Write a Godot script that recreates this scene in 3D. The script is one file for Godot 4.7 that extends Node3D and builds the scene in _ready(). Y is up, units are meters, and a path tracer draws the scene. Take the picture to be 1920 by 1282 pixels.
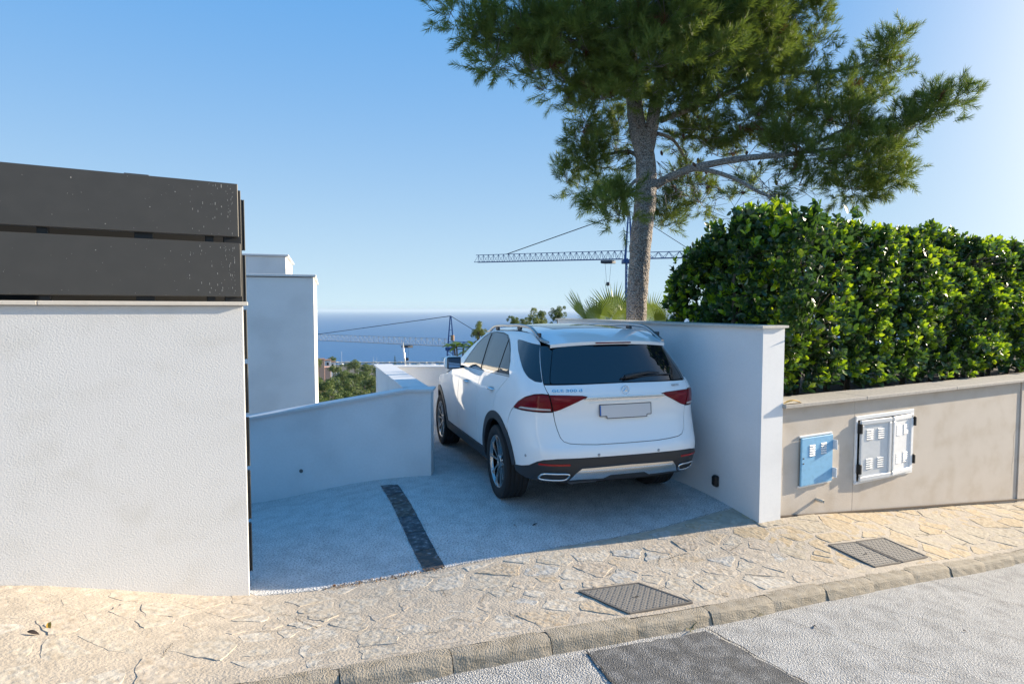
extends Node3D
# A hillside driveway above the sea: camera and light first, then ground, walls, car, plants and the far view.

const GC := [0.159491, -0.039334, 0.040815]
const GP := [-2.894, -3.329, 0.0997, -2.461, -3.574, 0.2971, -2.143, -3.754, 0.6995, -1.958, -3.859, 0.6983, -1.848, -3.921, -0.5391, -1.778, -3.961, -2.1300, 2.588, -5.637, 0.2443, 3.531, -6.132, -0.0345, 4.848, -6.823, 0.1375, 6.749, -7.822, -0.1927, -0.950, -2.892, -0.3122, -0.640, -3.014, 0.4297, -0.314, -3.139, 0.0795, 0.120, -3.306, -0.0926, 0.640, -3.521, -0.1154, 0.928, -3.651, 0.1726, 1.645, -4.005, -0.0411, 2.191, -4.298, 0.1441, 3.266, -4.880, -0.3381, 4.211, -5.396, 0.1088, 5.085, -5.868, -0.2811, 1.744, -5.242, -0.5257, 1.281, -5.074, 0.0161, 0.285, -4.711, 0.3839, -0.297, -4.499, -0.6976, -1.276, -4.143, 1.2206, 2.280, -5.440, 0.3575, 1.900, -6.630, -0.2220, -0.067, -6.097, -0.0540, 1.553, -6.610, 0.3259, -0.972, -8.951, 0.0154, 0.648, -9.465, 0.0530, -0.960, -7.020, 0.0844, -3.050, -7.000, -0.9385, -1.300, -10.200, 0.0273, 0.600, -10.400, 0.1180, -2.515, -7.000, 0.8037, -1.759, -7.000, -0.2923, -0.900, -5.400, 0.2179, -2.200, -5.400, -0.0916]
const KERB_AT := Vector2(0.928, -3.651)
const LEFT_WALL := 60.5
const LOW_WALL := 62.3
const WALL_CORNER := Vector2(-1.781, -3.959)
const PILLAR := Vector2(2.27, -5.47)
const SUN_AZIMUTH := 71.3
const SUN_HEIGHT := 17.0

var rng := RandomNumberGenerator.new()
var mats := {}
var used := {}
var kerb_line := PackedVector2Array()


# ---------------------------------------------------------------- small helpers
func lin(r: float, g: float, b: float) -> Color:
	return Color(r, g, b).linear_to_srgb()

func grey(v: float) -> Color:
	return lin(v, v, v)

func noise_map(seed_: int, freq: float, ramp: Array, size := 512, octaves := 4, type := FastNoiseLite.TYPE_SIMPLEX_SMOOTH) -> NoiseTexture2D:
	var n := FastNoiseLite.new()
	n.seed = seed_
	n.noise_type = type
	n.frequency = freq
	n.fractal_octaves = octaves
	if type == FastNoiseLite.TYPE_CELLULAR:
		n.cellular_return_type = FastNoiseLite.RETURN_DISTANCE
	var t := NoiseTexture2D.new()
	t.width = size
	t.height = size
	t.seamless = true
	t.noise = n
	if ramp.size():
		var g := Gradient.new()
		var offs := PackedFloat32Array()
		var cols := PackedColorArray()
		for k in ramp:
			offs.append(k[0])
			cols.append(k[1])
		g.offsets = offs
		g.colors = cols
		t.color_ramp = g
	return t

func mat(called: String, color: Color, rough := 0.8, metal := 0.0) -> StandardMaterial3D:
	if mats.has(called):
		return mats[called]
	var m := StandardMaterial3D.new()
	m.resource_name = called
	m.albedo_color = color
	m.roughness = rough
	m.metallic = metal
	mats[called] = m
	return m

func textured(m: StandardMaterial3D, tex: Texture2D, per_metre: float, height: Texture2D = null, cm := 0.1, coarse: Texture2D = null, coarse_per_metre := 0.3) -> StandardMaterial3D:
	m.uv1_triplanar = true
	m.uv1_world_triplanar = true
	m.uv1_scale = Vector3.ONE * per_metre
	m.albedo_texture = tex
	if height:
		m.heightmap_enabled = true
		m.heightmap_texture = height
		m.heightmap_scale = cm
	if coarse:
		m.detail_enabled = true
		m.detail_albedo = coarse
		m.detail_blend_mode = BaseMaterial3D.BLEND_MODE_MUL
		m.detail_uv_layer = BaseMaterial3D.DETAIL_UV_2
		m.uv2_triplanar = true
		m.uv2_world_triplanar = true
		m.uv2_scale = Vector3.ONE * coarse_per_metre
	return m

func numbered(called: String) -> String:
	if not used.has(called):
		used[called] = 0
		return called
	used[called] += 1
	return "%s_%03d" % [called, used[called]]

func tag(o: Node, label: String, category: String, group := "", kind := "") -> Node:
	if label:
		o.set_meta("label", label)
	if category:
		o.set_meta("category", category)
	if group:
		o.set_meta("group", group)
	if kind:
		o.set_meta("kind", kind)
	return o

func thing(called: String, label: String, category: String, at := Vector3.ZERO, basis_ := Basis(), group := "") -> Node3D:
	var o := Node3D.new()
	o.name = numbered(called)
	add_child(o)
	o.transform = Transform3D(basis_, at)
	tag(o, label, category, group, "thing")
	return o

func part(parent: Node, called: String, mesh: Mesh, m: Material, at := Vector3.ZERO, basis_ := Basis()) -> MeshInstance3D:
	var o := MeshInstance3D.new()
	o.name = called
	o.mesh = mesh
	o.material_override = m
	parent.add_child(o, true)
	o.transform = Transform3D(basis_, at)
	return o

func structure(called: String, mesh: Mesh, m: Material, at := Vector3.ZERO) -> MeshInstance3D:
	var o := part(self, numbered(called), mesh, m, at)
	o.set_meta("kind", "structure")
	return o

func along(deg: float) -> Basis:
	# x runs along the direction deg to the right of -z, y up, z out to the street side
	var a := deg_to_rad(deg)
	return Basis(Vector3(sin(a), 0, -cos(a)), Vector3.UP, Vector3(cos(a), 0, sin(a)))

func ground(x: float, z: float) -> float:
	var y: float = GC[0] + GC[1] * x + GC[2] * z
	for k in range(0, GP.size(), 3):
		var dx: float = x - GP[k]
		var dz: float = z - GP[k + 1]
		y += GP[k + 2] * exp(-(dx * dx + dz * dz) / 2.645)
	return y

func kerb_heading(a: float) -> float:
	return deg_to_rad(lerpf(69.0, 61.5, smoothstep(-1.4, 1.4, a)))

func kerb_at(a: float) -> Vector2:
	# the kerb line bends a little in front of the driveway
	if kerb_line.is_empty():
		var p := Vector2.ZERO
		for k in 400:
			kerb_line.append(p)
			var h := kerb_heading(-10.0 + 0.05 * k + 0.025)
			p += Vector2(sin(h), -cos(h)) * 0.05
		var shift := KERB_AT - kerb_line[200]
		for k in 400:
			kerb_line[k] += shift
	var f := clampf((a + 10.0) / 0.05, 0.0, 398.0)
	var i := mini(int(f), 398)
	var h2 := kerb_heading(a)
	var rest := (a + 10.0) - f * 0.05
	return kerb_line[i].lerp(kerb_line[i + 1], f - i) + Vector2(sin(h2), -cos(h2)) * rest

func street(a: float, d: float) -> Vector2:
	var h := kerb_heading(a)
	return kerb_at(a) - Vector2(cos(h), sin(h)) * d

func street_of(p: Vector2) -> Vector2:
	# (along the kerb, out from it towards the road)
	var a := (p - KERB_AT).dot(Vector2(0.90, -0.43))
	var h := 0.0
	for k in 4:
		h = kerb_heading(a)
		a += (p - kerb_at(a)).dot(Vector2(sin(h), -cos(h)))
	return Vector2(a, (p - kerb_at(a)).dot(Vector2(cos(h), sin(h))))

func road_y(x: float, z: float) -> float:
	var q := street_of(Vector2(x, z))
	var a := clampf(q.x, -3.2, 5.5)
	var k := kerb_at(a)
	return ground(k.x, k.y) + (a - q.x) * (0.11 if q.x > 0 else 0.05) - 0.078 - 0.012 * clampf(q.y, 0.0, 3.0)


# ---------------------------------------------------------------- mesh builder
class MB:
	var st := SurfaceTool.new()
	func _init() -> void:
		st.begin(Mesh.PRIMITIVE_TRIANGLES)
		st.set_smooth_group(-1)
	func smooth(on := true) -> MB:
		st.set_smooth_group(0 if on else -1)
		return self
	func tri(a: Vector3, b: Vector3, c: Vector3) -> void:
		st.add_vertex(a)
		st.add_vertex(b)
		st.add_vertex(c)
	func quad(a: Vector3, b: Vector3, c: Vector3, d: Vector3) -> void:
		tri(a, b, c)
		tri(a, c, d)
	func box(c: Vector3, s: Vector3, bevel := 0.0, b := Basis()) -> MB:
		var h := s * 0.5
		bevel = minf(bevel, minf(h.x, minf(h.y, h.z)) * 0.9)
		var ax := [Vector3(1, 0, 0), Vector3(0, 1, 0), Vector3(0, 0, 1)]
		for k in 3:
			var u: Vector3 = ax[(k + 1) % 3]
			var v: Vector3 = ax[(k + 2) % 3]
			for sg in [-1.0, 1.0]:
				var n: Vector3 = ax[k] * sg
				var hu: float = h[(k + 1) % 3] - bevel
				var hv: float = h[(k + 2) % 3] - bevel
				var o: Vector3 = n * h[k]
				var q := [o - u * hu - v * hv, o + u * hu - v * hv, o + u * hu + v * hv, o - u * hu + v * hv]
				if sg > 0:
					q.reverse()
				quad(c + b * q[0], c + b * q[1], c + b * q[2], c + b * q[3])
		if bevel > 0.0:
			for k in 3:  # edges along axis k
				var u2 := (k + 1) % 3
				var v2 := (k + 2) % 3
				for su in [-1.0, 1.0]:
					for sv in [-1.0, 1.0]:
						var p := []
						for e in [[-1.0, 0], [1.0, 0], [1.0, 1], [-1.0, 1]]:
							var w := Vector3.ZERO
							w[k] = e[0] * (h[k] - bevel)
							w[u2] = su * (h[u2] - (0.0 if e[1] == 0 else bevel))
							w[v2] = sv * (h[v2] - (bevel if e[1] == 0 else 0.0))
							p.append(c + b * w)
						if su * sv < 0:
							p.reverse()
						quad(p[0], p[1], p[2], p[3])
			for sx in [-1.0, 1.0]:
				for sy in [-1.0, 1.0]:
					for sz in [-1.0, 1.0]:
						var sg3 := Vector3(sx, sy, sz)
						var t := []
						for k in 3:
							var w2 := Vector3(sx * (h.x - bevel), sy * (h.y - bevel), sz * (h.z - bevel))
							w2[k] = sg3[k] * h[k]
							t.append(c + b * w2)
						if sx * sy * sz > 0:
							t.reverse()
						tri(t[0], t[1], t[2])
		return self
	func tube(path: Array, radii: Array, sides := 8, caps := true) -> MB:
		st.set_smooth_group(0)
		var rings := []
		var up := Vector3.UP
		for i in path.size():
			var dir: Vector3 = (path[mini(i + 1, path.size() - 1)] - path[maxi(i - 1, 0)]).normalized()
			if absf(dir.dot(up)) > 0.95:
				up = Vector3.RIGHT if absf(dir.x) < 0.9 else Vector3.BACK
			var s := dir.cross(up).normalized()
			up = s.cross(dir).normalized()
			var ring := []
			var r: float = radii[mini(i, radii.size() - 1)]
			for k in sides:
				var t := TAU * k / sides
				ring.append(path[i] + (s * cos(t) + up * sin(t)) * r)
			rings.append(ring)
		for i in rings.size() - 1:
			for k in sides:
				var k2 := (k + 1) % sides
				quad(rings[i][k], rings[i + 1][k], rings[i + 1][k2], rings[i][k2])
		if caps:
			st.set_smooth_group(-1)
			for k in range(1, sides - 1):
				tri(rings[0][0], rings[0][k], rings[0][k + 1])
				tri(rings[-1][0], rings[-1][k + 1], rings[-1][k])
		return self
	func bar(a: Vector3, b: Vector3, w: float, h := -1.0) -> MB:
		# a square bar from a to b
		var d := b - a
		var x := d.normalized()
		var up := Vector3.UP if absf(x.y) < 0.95 else Vector3.RIGHT
		var z := x.cross(up).normalized()
		return box((a + b) * 0.5, Vector3(d.length(), w if h < 0 else h, w), 0.0, Basis(x, z.cross(x), z))
	func prism(poly: PackedVector2Array, y0: float, y1: float, place: Callable) -> MB:
		# poly extruded from y0 to y1; place(x, y, z) -> Vector3 where poly is (x, z)
		st.set_smooth_group(-1)
		var idx := Geometry2D.triangulate_polygon(poly)
		for k in range(0, idx.size(), 3):
			var a := poly[idx[k]]
			var b := poly[idx[k + 1]]
			var c := poly[idx[k + 2]]
			tri(place.call(a.x, y1, a.y), place.call(b.x, y1, b.y), place.call(c.x, y1, c.y))
			tri(place.call(a.x, y0, a.y), place.call(c.x, y0, c.y), place.call(b.x, y0, b.y))
		for k in poly.size():
			var a2 := poly[k]
			var b2 := poly[(k + 1) % poly.size()]
			quad(place.call(a2.x, y1, a2.y), place.call(a2.x, y0, a2.y), place.call(b2.x, y0, b2.y), place.call(b2.x, y1, b2.y))
		return self
	func lathe(profile: Array, sides := 24, b := Basis(), at := Vector3.ZERO) -> MB:
		# profile of Vector2(radius, along z), turned round z
		st.set_smooth_group(0)
		for i in profile.size() - 1:
			for k in sides:
				var t0 := TAU * k / sides
				var t1 := TAU * (k + 1) / sides
				var p: Vector2 = profile[i]
				var q: Vector2 = profile[i + 1]
				var v := [Vector3(p.x * cos(t0), p.x * sin(t0), p.y), Vector3(p.x * cos(t1), p.x * sin(t1), p.y), Vector3(q.x * cos(t1), q.x * sin(t1), q.y), Vector3(q.x * cos(t0), q.x * sin(t0), q.y)]
				if p.x > 1e-6:
					tri(at + b * v[0], at + b * v[2], at + b * v[1])
				if q.x > 1e-6:
					tri(at + b * v[0], at + b * v[3], at + b * v[2])
		return self
	func mesh() -> ArrayMesh:
		st.generate_normals()
		return st.commit()

func sheet(poly: PackedVector2Array, step: float, height: Callable) -> ArrayMesh:
	var mb := MB.new().smooth()
	var lo := poly[0]
	var hi := poly[0]
	for p in poly:
		lo = lo.min(p)
		hi = hi.max(p)
	var cache := {}
	var y_at := func(p: Vector2) -> Vector3:
		var key := Vector2i(roundi(p.x * 1000), roundi(p.y * 1000))
		if not cache.has(key):
			cache[key] = Vector3(p.x, height.call(p.x, p.y), p.y)
		return cache[key]
	var nx := ceili((hi.x - lo.x) / step)
	var nz := ceili((hi.y - lo.y) / step)
	for i in nx:
		for j in nz:
			var a := lo + Vector2(i, j) * step
			var b := a + Vector2(step, step)
			var cell := PackedVector2Array([a, Vector2(b.x, a.y), b, Vector2(a.x, b.y)])
			for piece in Geometry2D.intersect_polygons(cell, poly):
				var idx := Geometry2D.triangulate_polygon(piece)
				for k in range(0, idx.size(), 3):
					var p0: Vector2 = piece[idx[k]]
					var p1: Vector2 = piece[idx[k + 1]]
					var p2: Vector2 = piece[idx[k + 2]]
					if (p1 - p0).cross(p2 - p0) < 0:
						var t := p1
						p1 = p2
						p2 = t
					mb.tri(y_at.call(p0), y_at.call(p1), y_at.call(p2))
	return mb.mesh()


# ---------------------------------------------------------------- the scene
func _ready() -> void:
	rng.seed = 20240611
	set_camera_and_light()
	make_materials()
	build_ground()
	build_walls()
	build_far()
	build_car()
	build_plants()
	build_small_things()

func set_camera_and_light() -> void:
	var cam := Camera3D.new()
	cam.name = "camera"
	add_child(cam)
	cam.position = Vector3(0, 1.9, 0)
	cam.rotation = Vector3(-atan(60.0 / 1130.0), 0, 0)
	cam.fov = rad_to_deg(2.0 * atan(641.0 / 1130.0))
	cam.near = 0.05
	cam.far = 90000.0
	cam.current = true

	var env := Environment.new()
	env.tonemap_mode = Environment.TONE_MAPPER_LINEAR
	env.tonemap_exposure = 2.4
	env.background_mode = Environment.BG_SKY
	env.sdfgi_enabled = true
	env.ssao_enabled = true
	env.ssil_enabled = true
	var sky := ProceduralSkyMaterial.new()
	var e := 1.0 / 2.4
	sky.sky_top_color = lin(0.066 * e, 0.345 * e, 0.82 * e)
	sky.sky_horizon_color = lin(0.66 * e, 0.86 * e, 0.96 * e)
	sky.sky_curve = 0.19
	sky.ground_horizon_color = lin(0.62 * e, 0.75 * e, 0.88 * e)
	sky.ground_bottom_color = lin(0.2 * e, 0.25 * e, 0.3 * e)
	sky.sun_angle_max = 90.0
	sky.sun_curve = 0.22
	env.sky = Sky.new()
	env.sky.sky_material = sky
	env.fog_enabled = true
	env.fog_density = 0.00007
	env.fog_light_color = lin(0.66, 0.82, 0.98)
	var we := WorldEnvironment.new()
	we.name = "world_environment"
	we.environment = env
	add_child(we)

	var sun := DirectionalLight3D.new()
	sun.name = "sun"
	add_child(sun)
	var az := deg_to_rad(SUN_AZIMUTH)
	var el := deg_to_rad(SUN_HEIGHT)
	sun.look_at_from_position(Vector3(sin(az) * cos(el), sin(el), -cos(az) * cos(el)) * 50.0, Vector3.ZERO)
	sun.light_color = lin(1.0, 0.86, 0.66)
	sun.light_energy = 1.45
	sun.light_angular_distance = 0.55
	sun.shadow_enabled = true

func make_materials() -> void:
	var grain := noise_map(3, 0.09, [[0.0, grey(0.82)], [0.5, grey(0.95)], [1.0, grey(1.0)]], 512, 4)
	var grain_h := noise_map(4, 0.055, [], 512, 5)
	var coarse := noise_map(5, 0.008, [[0.0, grey(0.80)], [0.45, grey(0.93)], [1.0, grey(1.0)]], 512, 4)
	textured(mat("white_stucco", grey(0.67), 0.92), grain, 3.0, grain_h, 0.11, noise_map(6, 0.012, [[0.0, lin(0.86, 0.85, 0.82)], [0.4, grey(0.97)], [1.0, grey(1.0)]], 512, 5), 0.45)
	textured(mat("smooth_render", grey(0.86), 0.85), noise_map(7, 0.05, [[0.0, grey(0.95)], [1.0, grey(1.0)]], 512, 3), 1.0, noise_map(8, 0.03, [], 512, 4), 0.03, coarse, 0.2)
	textured(mat("beige_render", lin(0.62, 0.55, 0.475), 0.9), grain, 2.2, grain_h, 0.08, noise_map(9, 0.01, [[0.0, lin(0.80, 0.76, 0.70)], [0.5, grey(0.95)], [1.0, grey(1.0)]], 512, 5), 0.5)
	textured(mat("coping_stone", lin(0.66, 0.60, 0.52), 0.6), noise_map(10, 0.03, [[0.0, grey(0.88)], [1.0, grey(1.0)]], 512, 4), 1.5, grain_h, 0.05)
	textured(mat("grey_coping", lin(0.46, 0.425, 0.38), 0.8), noise_map(11, 0.03, [[0.0, grey(0.7)], [1.0, grey(1.0)]], 512, 5), 1.5, grain_h, 0.1)
	textured(mat("white_coping", grey(0.72), 0.5), noise_map(12, 0.03, [[0.0, grey(0.93)], [1.0, grey(1.0)]], 512, 4), 1.0)
	textured(mat("aged_coping", lin(0.62, 0.58, 0.52), 0.7), noise_map(14, 0.06, [[0.0, grey(0.55)], [0.35, grey(0.9)], [1.0, grey(1.0)]], 512, 5), 0.8, grain_h, 0.1)
	# powder-coated dark boards: dust specks and run marks
	var board := mat("dark_board", lin(0.062, 0.058, 0.052), 0.42)
	textured(board, noise_map(15, 0.02, [[0.0, grey(0.80)], [1.0, grey(1.0)]], 512, 4), 0.7)
	mat("board_edge", lin(0.05, 0.048, 0.044), 0.5)
	mat("dark_metal", lin(0.012, 0.012, 0.013), 0.5)
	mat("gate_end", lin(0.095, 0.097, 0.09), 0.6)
	mat("gate_shade", lin(0.02, 0.02, 0.02), 0.6)  # gate boards darkened so the slit between the fence boards reads as shade
	# ground
	var pebble := noise_map(20, 0.11, [[0.0, grey(0.30)], [0.38, grey(0.62)], [0.52, grey(0.95)], [1.0, lin(1, 1, 1)]], 1024, 3)
	var pebble_h := noise_map(21, 0.11, [], 1024, 3)
	var blotch := noise_map(22, 0.012, [[0.0, grey(0.74)], [0.4, grey(0.90)], [0.7, grey(1.0)], [1.0, grey(1.0)]], 1024, 6)
	textured(mat("driveway", lin(0.72, 0.71, 0.70), 0.85), pebble, 0.44, pebble_h, 1.0, blotch, 0.35)
	textured(mat("mortar", lin(0.515, 0.445, 0.36), 0.95), noise_map(23, 0.1, [[0.0, grey(0.58)], [0.4, grey(0.9)], [1.0, grey(1.0)]], 1024, 4), 1.3, noise_map(24, 0.03, [], 1024, 7), 0.40, blotch, 0.6)
	var stone_tex := noise_map(25, 0.014, [[0.0, lin(0.62, 0.56, 0.50)], [0.3, lin(0.86, 0.82, 0.77)], [0.6, grey(0.98)], [1.0, grey(1.0)]], 1024, 6)
	var stone_h := noise_map(26, 0.02, [], 1024, 6)
	var tones := [[0.52, 0.455, 0.375], [0.515, 0.465, 0.39], [0.56, 0.515, 0.445], [0.485, 0.47, 0.44], [0.50, 0.42, 0.32], [0.48, 0.415, 0.34]]
	for k in tones.size():
		textured(mat("flagstone_%d" % k, lin(tones[k][0], tones[k][1], tones[k][2]), 0.75), stone_tex, 0.9, stone_h, 0.6, blotch, 1.1 + 0.13 * k)
	var warm := [[0.50, 0.39, 0.25], [0.48, 0.385, 0.26], [0.52, 0.42, 0.285], [0.46, 0.40, 0.31]]
	for k in warm.size():
		textured(mat("warm_stone_%d" % k, lin(warm[k][0], warm[k][1], warm[k][2]), 0.75), stone_tex, 0.8, stone_h, 0.6, blotch, 1.0 + 0.17 * k)
	textured(mat("kerb_stone", lin(0.42, 0.37, 0.30), 0.9), noise_map(27, 0.08, [[0.0, grey(0.45)], [0.35, grey(0.8)], [1.0, grey(1.0)]], 1024, 4), 1.5, noise_map(28, 0.05, [], 1024, 5), 0.5, noise_map(29, 0.02, [[0.0, lin(0.55, 0.52, 0.45)], [0.5, lin(0.9, 0.88, 0.84)], [1.0, grey(1.0)]], 512, 5), 0.9)
	textured(mat("road", lin(0.52, 0.51, 0.495), 0.92), noise_map(30, 0.1, [[0.0, grey(0.22)], [0.36, grey(0.55)], [0.52, grey(0.95)], [1.0, grey(1.0)]], 1024, 4), 0.75, noise_map(31, 0.1, [], 1024, 4), 1.1, noise_map(32, 0.009, [[0.0, grey(0.66)], [0.36, grey(0.84)], [0.55, grey(0.97)], [1.0, grey(1.0)]], 1024, 6), 0.5)
	textured(mat("dark_asphalt", lin(0.42, 0.42, 0.425), 0.92), noise_map(33, 0.13, [[0.0, grey(0.15)], [0.42, grey(0.30)], [0.6, grey(0.5)], [0.75, grey(0.95)], [1.0, lin(1, 1, 1)]], 1024, 3), 0.8, noise_map(34, 0.12, [], 1024, 3), 1.2, noise_map(35, 0.012, [[0.0, grey(0.45)], [0.5, grey(0.7)], [0.68, lin(1, 1, 1)], [1.0, lin(1, 1, 1)]], 512, 6), 1.1)
	for k in 4:
		# slate with pale lime bloom and rusty veins
		var deep: Color = [lin(0.022, 0.028, 0.036), lin(0.04, 0.042, 0.045), lin(0.055, 0.046, 0.04), lin(0.03, 0.036, 0.045)][k]
		var vein: Color = [lin(0.08, 0.09, 0.10), lin(0.13, 0.085, 0.06), lin(0.14, 0.12, 0.10), lin(0.10, 0.11, 0.12)][k]
		textured(mat("slate_%d" % k, Color.WHITE, 0.6), noise_map(36 + 100 * k, 0.016, [[0.0, deep], [0.45, deep], [0.58, vein], [0.66, deep.lerp(vein, 0.6)], [0.80, lin(0.20, 0.22, 0.25)], [1.0, lin(0.40, 0.42, 0.44)]], 512, 6), 1.4, noise_map(37, 0.025, [], 512, 6), 0.7)
	textured(mat("cast_iron", lin(0.29, 0.265, 0.235), 0.8), noise_map(38, 0.05, [[0.0, grey(0.6)], [1.0, grey(1.0)]], 512, 5), 2.0, grain_h, 0.15)
	textured(mat("soil", lin(0.07, 0.05, 0.035), 0.95), grain, 1.0, grain_h, 0.8)
	textured(mat("crack_fill", lin(0.05, 0.047, 0.043), 0.95), grain, 1.5)

func voronoi(points: PackedVector2Array, bounds: PackedVector2Array, reach: float) -> Array:
	var cells := []
	for i in points.size():
		var cell := bounds
		for j in points.size():
			if i == j or points[i].distance_to(points[j]) > reach:
				continue
			var mid := (points[i] + points[j]) * 0.5
			var n := (points[j] - points[i]).normalized()
			var t := Vector2(-n.y, n.x)
			var big := PackedVector2Array([mid + t * 9.0, mid - t * 9.0, mid - t * 9.0 - n * 9.0, mid + t * 9.0 - n * 9.0])
			var got := Geometry2D.intersect_polygons(cell, big)
			if got.is_empty():
				cell = PackedVector2Array()
				break
			cell = got[0]
		cells.append(cell)
	return cells

func roughened(poly: PackedVector2Array, step: float, amount: float) -> PackedVector2Array:
	var out := PackedVector2Array()
	for k in poly.size():
		var a := poly[k]
		var b := poly[(k + 1) % poly.size()]
		var n := maxi(1, roundi(a.distance_to(b) / step))
		for i in n:
			out.append(a.lerp(b, float(i) / n) + Vector2(rng.randf_range(-amount, amount), rng.randf_range(-amount, amount)))
	return out

func stone_mesh(poly: PackedVector2Array, rise: float, tilt: Vector2, middle: Vector2) -> ArrayMesh:
	# poly in world x, z; the mesh is relative to the ground point at middle
	var mb := MB.new()
	var y0 := ground(middle.x, middle.y)
	var inner := Geometry2D.offset_polygon(poly, -0.011, Geometry2D.JOIN_MITER)
	var place := func(p: Vector2, h: float) -> Vector3:
		var w := p - middle
		return Vector3(w.x, ground(p.x, p.y) - y0 + h + w.dot(tilt), w.y)
	if inner.is_empty():
		return null
	var top: PackedVector2Array = inner[0]
	mb.smooth(false)
	var idx := Geometry2D.triangulate_polygon(top)
	for k in range(0, idx.size(), 3):
		var a := top[idx[k]]
		var b := top[idx[k + 1]]
		var c := top[idx[k + 2]]
		if (b - a).cross(c - a) < 0:
			var t := b
			b = c
			c = t
		mb.tri(place.call(a, rise), place.call(b, rise), place.call(c, rise))
	var cw := Geometry2D.is_polygon_clockwise(top)
	for k in top.size():
		var a2 := top[k]
		var b2 := top[(k + 1) % top.size()]
		var oa := a2 + (a2 - middle).normalized() * 0.008
		var ob := b2 + (b2 - middle).normalized() * 0.008
		var q := [place.call(a2, rise), place.call(oa, -0.02), place.call(ob, -0.02), place.call(b2, rise)]
		if cw:
			q.reverse()
		mb.quad(q[0], q[1], q[2], q[3])
	return mb.mesh()

func low_wall_at(t: float, out := 0.0) -> Vector2:
	return PILLAR + Vector2(0.8854, -0.4648) * t + Vector2(0.4648, 0.8854) * out

func left_wall_at(t: float, out := 0.0) -> Vector2:
	return WALL_CORNER + Vector2(0.8704, -0.4924) * t + Vector2(0.4924, 0.8704) * out

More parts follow.
